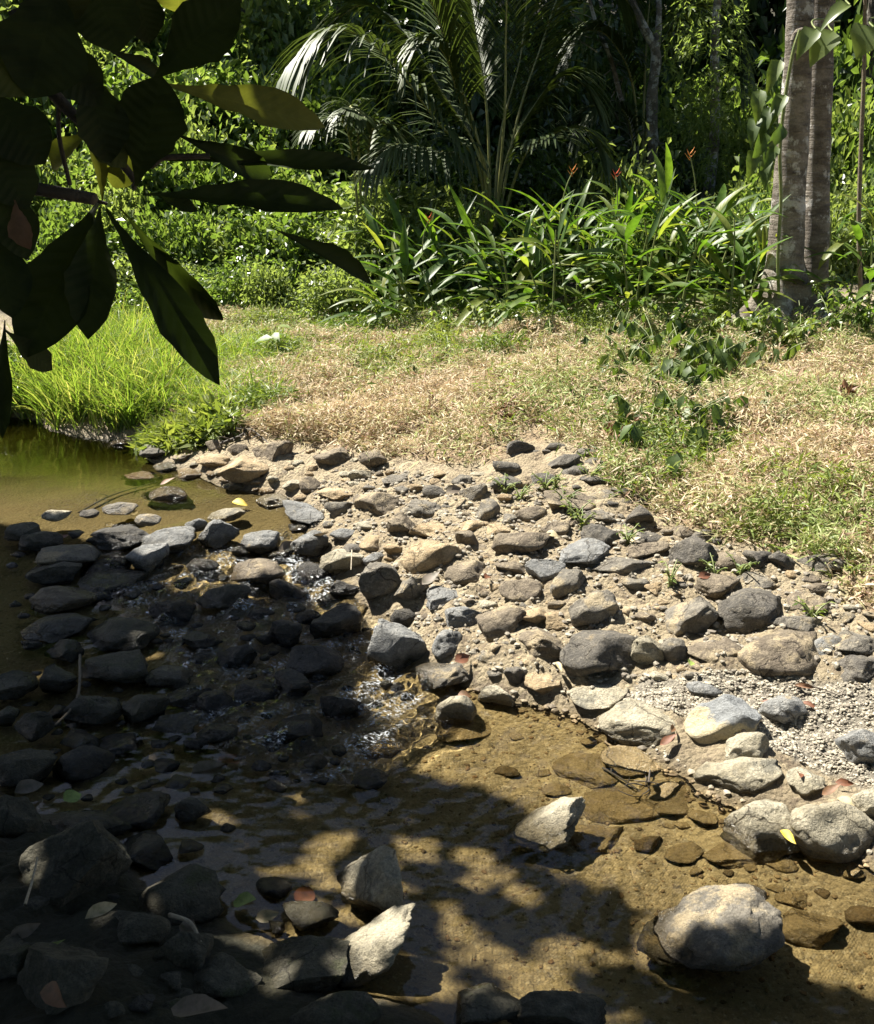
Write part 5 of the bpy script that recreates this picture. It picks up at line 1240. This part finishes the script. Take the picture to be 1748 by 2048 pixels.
# ------------------------------------------------------------------ fallen leaves, twigs and debris
T_FALL = [leaf_tpl(6, .22, P_LANCE, .5, dr, .06, s, tw) for s, dr, tw in ((1, .3, .4), (2, -.25, -.5), (3, .1, .9))]
def fallen(px, py, ln, ang, kind, label, up=.02, wide=1.0, seed=0, water=False):
    p = ground(px, py, up)
    if water: p = plane_pt(px, py, float(W(p[1])) + .012)
    L = ln / FPX * np.linalg.norm(p - CAM) * 1.1; a = math.radians(ang)
    d = np.array([math.cos(a), math.sin(a) * 1.6, .18]); d /= np.linalg.norm(d)
    me = mesh_np('fallen_leaf', *T_FALL[seed % 3], dict(rnd=np.full(len(T_FALL[0][0]), .5))); me.materials.append(L_DRY[kind])
    o = obj('fallen_leaf', me, None, None, p - d * L * .5)
    R = frames(d[None], np.array([[.2, -.4, 1.0]]))[0]; m = Matrix(R.tolist()).to_4x4(); m.translation = Vector(p - d * L * .5)
    o.matrix_world = m @ Matrix.Diagonal((L, L * wide, L, 1)); return tag(o, label, 'leaf', 'fallen leaves')
for i, (x, y, l, a, kd, lab, up, wd, wt) in enumerate([
 (585,1092,85,50,'grey','long dry grey leaf draped beside the rounded blue grey rock',.05,.8,0),(640,1075,50,-25,'grey','dry grey leaf curling over the rounded blue grey rock',.08,.6,0),
 (925,1315,34,25,'red','rust red leaf caught by the round pale cobble',.05,1.6,0),(930,1388,26,-5,'brown','brown leaf on the lumpy cream rock',.06,1.4,0),
 (1505,1808,36,-10,'yellow','bright yellow leaf behind the largest boulder',.06,1.8,0),(1577,1672,40,-60,'yellow','thin yellow leaf on the side of the cream boulder',.1,.8,0),
 (146,1590,34,30,'green','yellow green leaf in the shaded shallows',.05,1.8,0),(335,965,26,20,'brown','brown leaf at the pool\'s shallow end',.02,1,1),
 (335,1003,24,0,'brown','dark leaf stuck on the drifted branch',.06,1.4,0),(480,1003,34,-15,'yellow','yellow leaf lying in the shallow run',.03,1.1,1),
 (262,1050,20,0,'yellow','orange yellow leaf beside the small grey stone',.05,1.6,0),(270,1034,26,80,'cream','cream leaf standing by the small grey stone',.06,1,0),
 (378,1052,34,80,'cream','pale curled leaf in the weir',.06,.8,0),(125,1078,24,10,'red','reddish leaf near the pool outlet',.05,1.4,0),
 (1380,1323,26,80,'green','light green leaf standing left of the mossy loaf',.05,1.3,0),(1118,1330,30,-60,'cream','thin cream leaf left of the huge boulder',.05,.7,0),
 (860,1160,40,30,'grey','crumpled grey leaf above the sharp edged rock',.05,1.3,0),(908,978,34,20,'grey','crumpled whitish leaf on the tilted slab',.06,1.4,0),
 (1105,1066,26,-20,'cream','white leaf scrap right of the pitted boulder',.05,1.5,0),(1335,1482,34,20,'red','dark red leaf beside the cream and grey boulder',.03,1,0),
 (1345,1455,26,60,'brown','brown leaf right of the cream and grey boulder',.03,1,0),(1600,1545,26,70,'red','red brown leaf in the litter under the gravel',.03,1,0),
 (1660,1582,34,15,'brown','brown leaf at the litter line near the white rock',.03,1,0),(1690,1565,30,-10,'red','red leaf at the litter line',.03,1,0),
 (1700,1605,44,-35,'cream','cream leaf beside the round capped boulder',.04,.9,0),(1540,1405,30,-20,'red','red leaf stem on the gravel',.02,.6,0),
 (1610,1372,34,-15,'brown','thin brown leaf lying on the gravel',.02,.5,0),(1620,1408,28,-25,'red','small red leaf right of the blue grey angular rock',.02,.7,0),
 (490,1805,44,-10,'green','green leaf lying on the shaded bank',.04,1.6,0),(535,1830,40,10,'cream','pale dry leaf beside the green one',.04,1.3,0),
 (610,1790,60,70,'red','orange brown leaf under the shallow shaded water',.03,1.4,0),(460,1530,60,-40,'brown','large brown leaf among the shaded rocks',.05,1.4,0),
 (420,1540,70,20,'grey','large grey leaf lying over a shaded rock',.07,1.5,0),(60,1570,50,25,'grey','pale leaf scrap on the shaded rock at the left',.06,1.2,0),
 (90,1905,60,15,'green','long green leaf blade in the bottom left shade',.06,.7,0),(50,1860,50,25,'grey','dry leaf catching light in the bottom left',.07,1,0),
 (205,1815,60,30,'cream','curled leaf edge catching light below the sloping boulder',.08,.8,0),(400,2025,110,-12,'grey','large dry leaf at the bottom edge',.12,.9,0),
 (110,1990,70,-30,'brown','large brown leaf in the bottom left corner',.1,1,0),(380,1860,60,-40,'grey','dry leaf below the olive rock',.05,1,0),(1270,1080,18,0,'cream','white scrap near the dark flat stone',.04,1.5,0),(1410,1150,26,10,'red','red brown leaf at the split boulder\'s foot',.04,1.4,0),(975,1150,30,60,'red','reddish leaf scraps right of the brown dome rock',.04,1,0)]):
    fallen(x, y, l, a, kd, lab, up, wd, i, wt)
def twig(pts, r, mat, label, up=.03, name='twig', forks=0, seed=0):
    P = [ground(x, y, up) for x, y in pts]; b = P[0]; o = empty(name, b); rs = np.random.RandomState(seed); C = catmull([p - b for p in P], 6)
    obj('stick', mesh_np('stick', *tube(C, np.linspace(r, r * .5, len(C)), 7, noise_amp=.1)), mat, o)
    for k_ in range(forks):
        q = C[rs.randint(2, len(C))]; e = q + rs.normal(0, 1, 3) * (.06, .06, .012) + (0, 0, .015)
        obj('fork', mesh_np('fork', *tube(bez([q, (q + e) / 2 + rs.normal(0, .015, 3), e], 6), np.linspace(r * .5, r * .2, 6), 5)), mat, o)
    return tag(o, label, 'twig')
twig([(160,1040),(220,1012),(290,985),(345,962)], .009, M_TWIGD, 'dark drifted branch lying across the pool outlet', .04, 'drift_branch', 9, 1)
twig([(440,888),(480,872),(500,858),(530,880)], .010, M_TWIGD, 'heap of dark broken twigs at the foot of the bank', .03, 'twig_heap', 12, 2)
twig([(160,1310),(158,1380),(140,1420),(110,1450)], .006, M_TWIG, 'hanging vine stem between the dark rocks on the left', .10, 'hanging_vine', 0, 3)
twig([(340,1830),(380,1845),(402,1885)], .007, M_TWIGP, 'pale bent stick in the bottom left shade', .07, 'stick', 0, 4)
twig([(50,1810),(65,1760),(75,1715)], .004, M_TWIGP, 'thin light stalk across the sloping boulder', .14, 'stalk', 0, 5)
twig([(1205,1540),(1240,1560),(1290,1590),(1300,1540)], .006, M_TWIGD, 'black branched debris in the golden pool', .03, 'sunken_branch', 9, 6)
twig([(1610,1368),(1650,1380),(1680,1392)], .003, M_TWIGD, 'thin dark twig on the gravel', .015, 'gravel_twig', 0, 7)
twig([(704,1100),(702,1140)], .004, M_TWIGP, 'pale reed stalk lying on the pale topped rock', .10, 'reed_stalk', 0, 8)
twig([(1430,1800),(1450,1782),(1462,1792)], .002, M_TWIGP, 'thin white bent stalk behind the largest boulder', .05, 'bent_stalk', 0, 9)
for i, (x, y) in enumerate([(700,822),(1015,830),(1690,800),(1250,865),(880,815)]):
    b = ground(x, y, .04); V, F, r = leaf_cloud(900 + i, .08, .06, .06, 10, 6, .06, DIAMOND)
    o = obj('dead_plant', mesh_np('dead_plant', V, F, dict(rnd=r), smooth=False), L_DRY['brown'], None, b); tag(o, ['dark withered tuft in the weeds near the pool','black withered tuft in the middle of the weeds','dark withered tuft at the right of the weeds','dark hollow tuft below the wilted plants','small withered tuft left of the middle'][i], 'dead plant')

for o in COL.objects:
    if o.type == 'MESH' and o.name.split('.')[0] in ('ground', 'rock', 'boulder', 'stone', 'bed_gravel', 'grit', 'shore_grit', 'channel_grit', 'gravel', 'fallen_leaf', 'stick', 'fork'):
        o.cycles.is_caustics_receiver = True
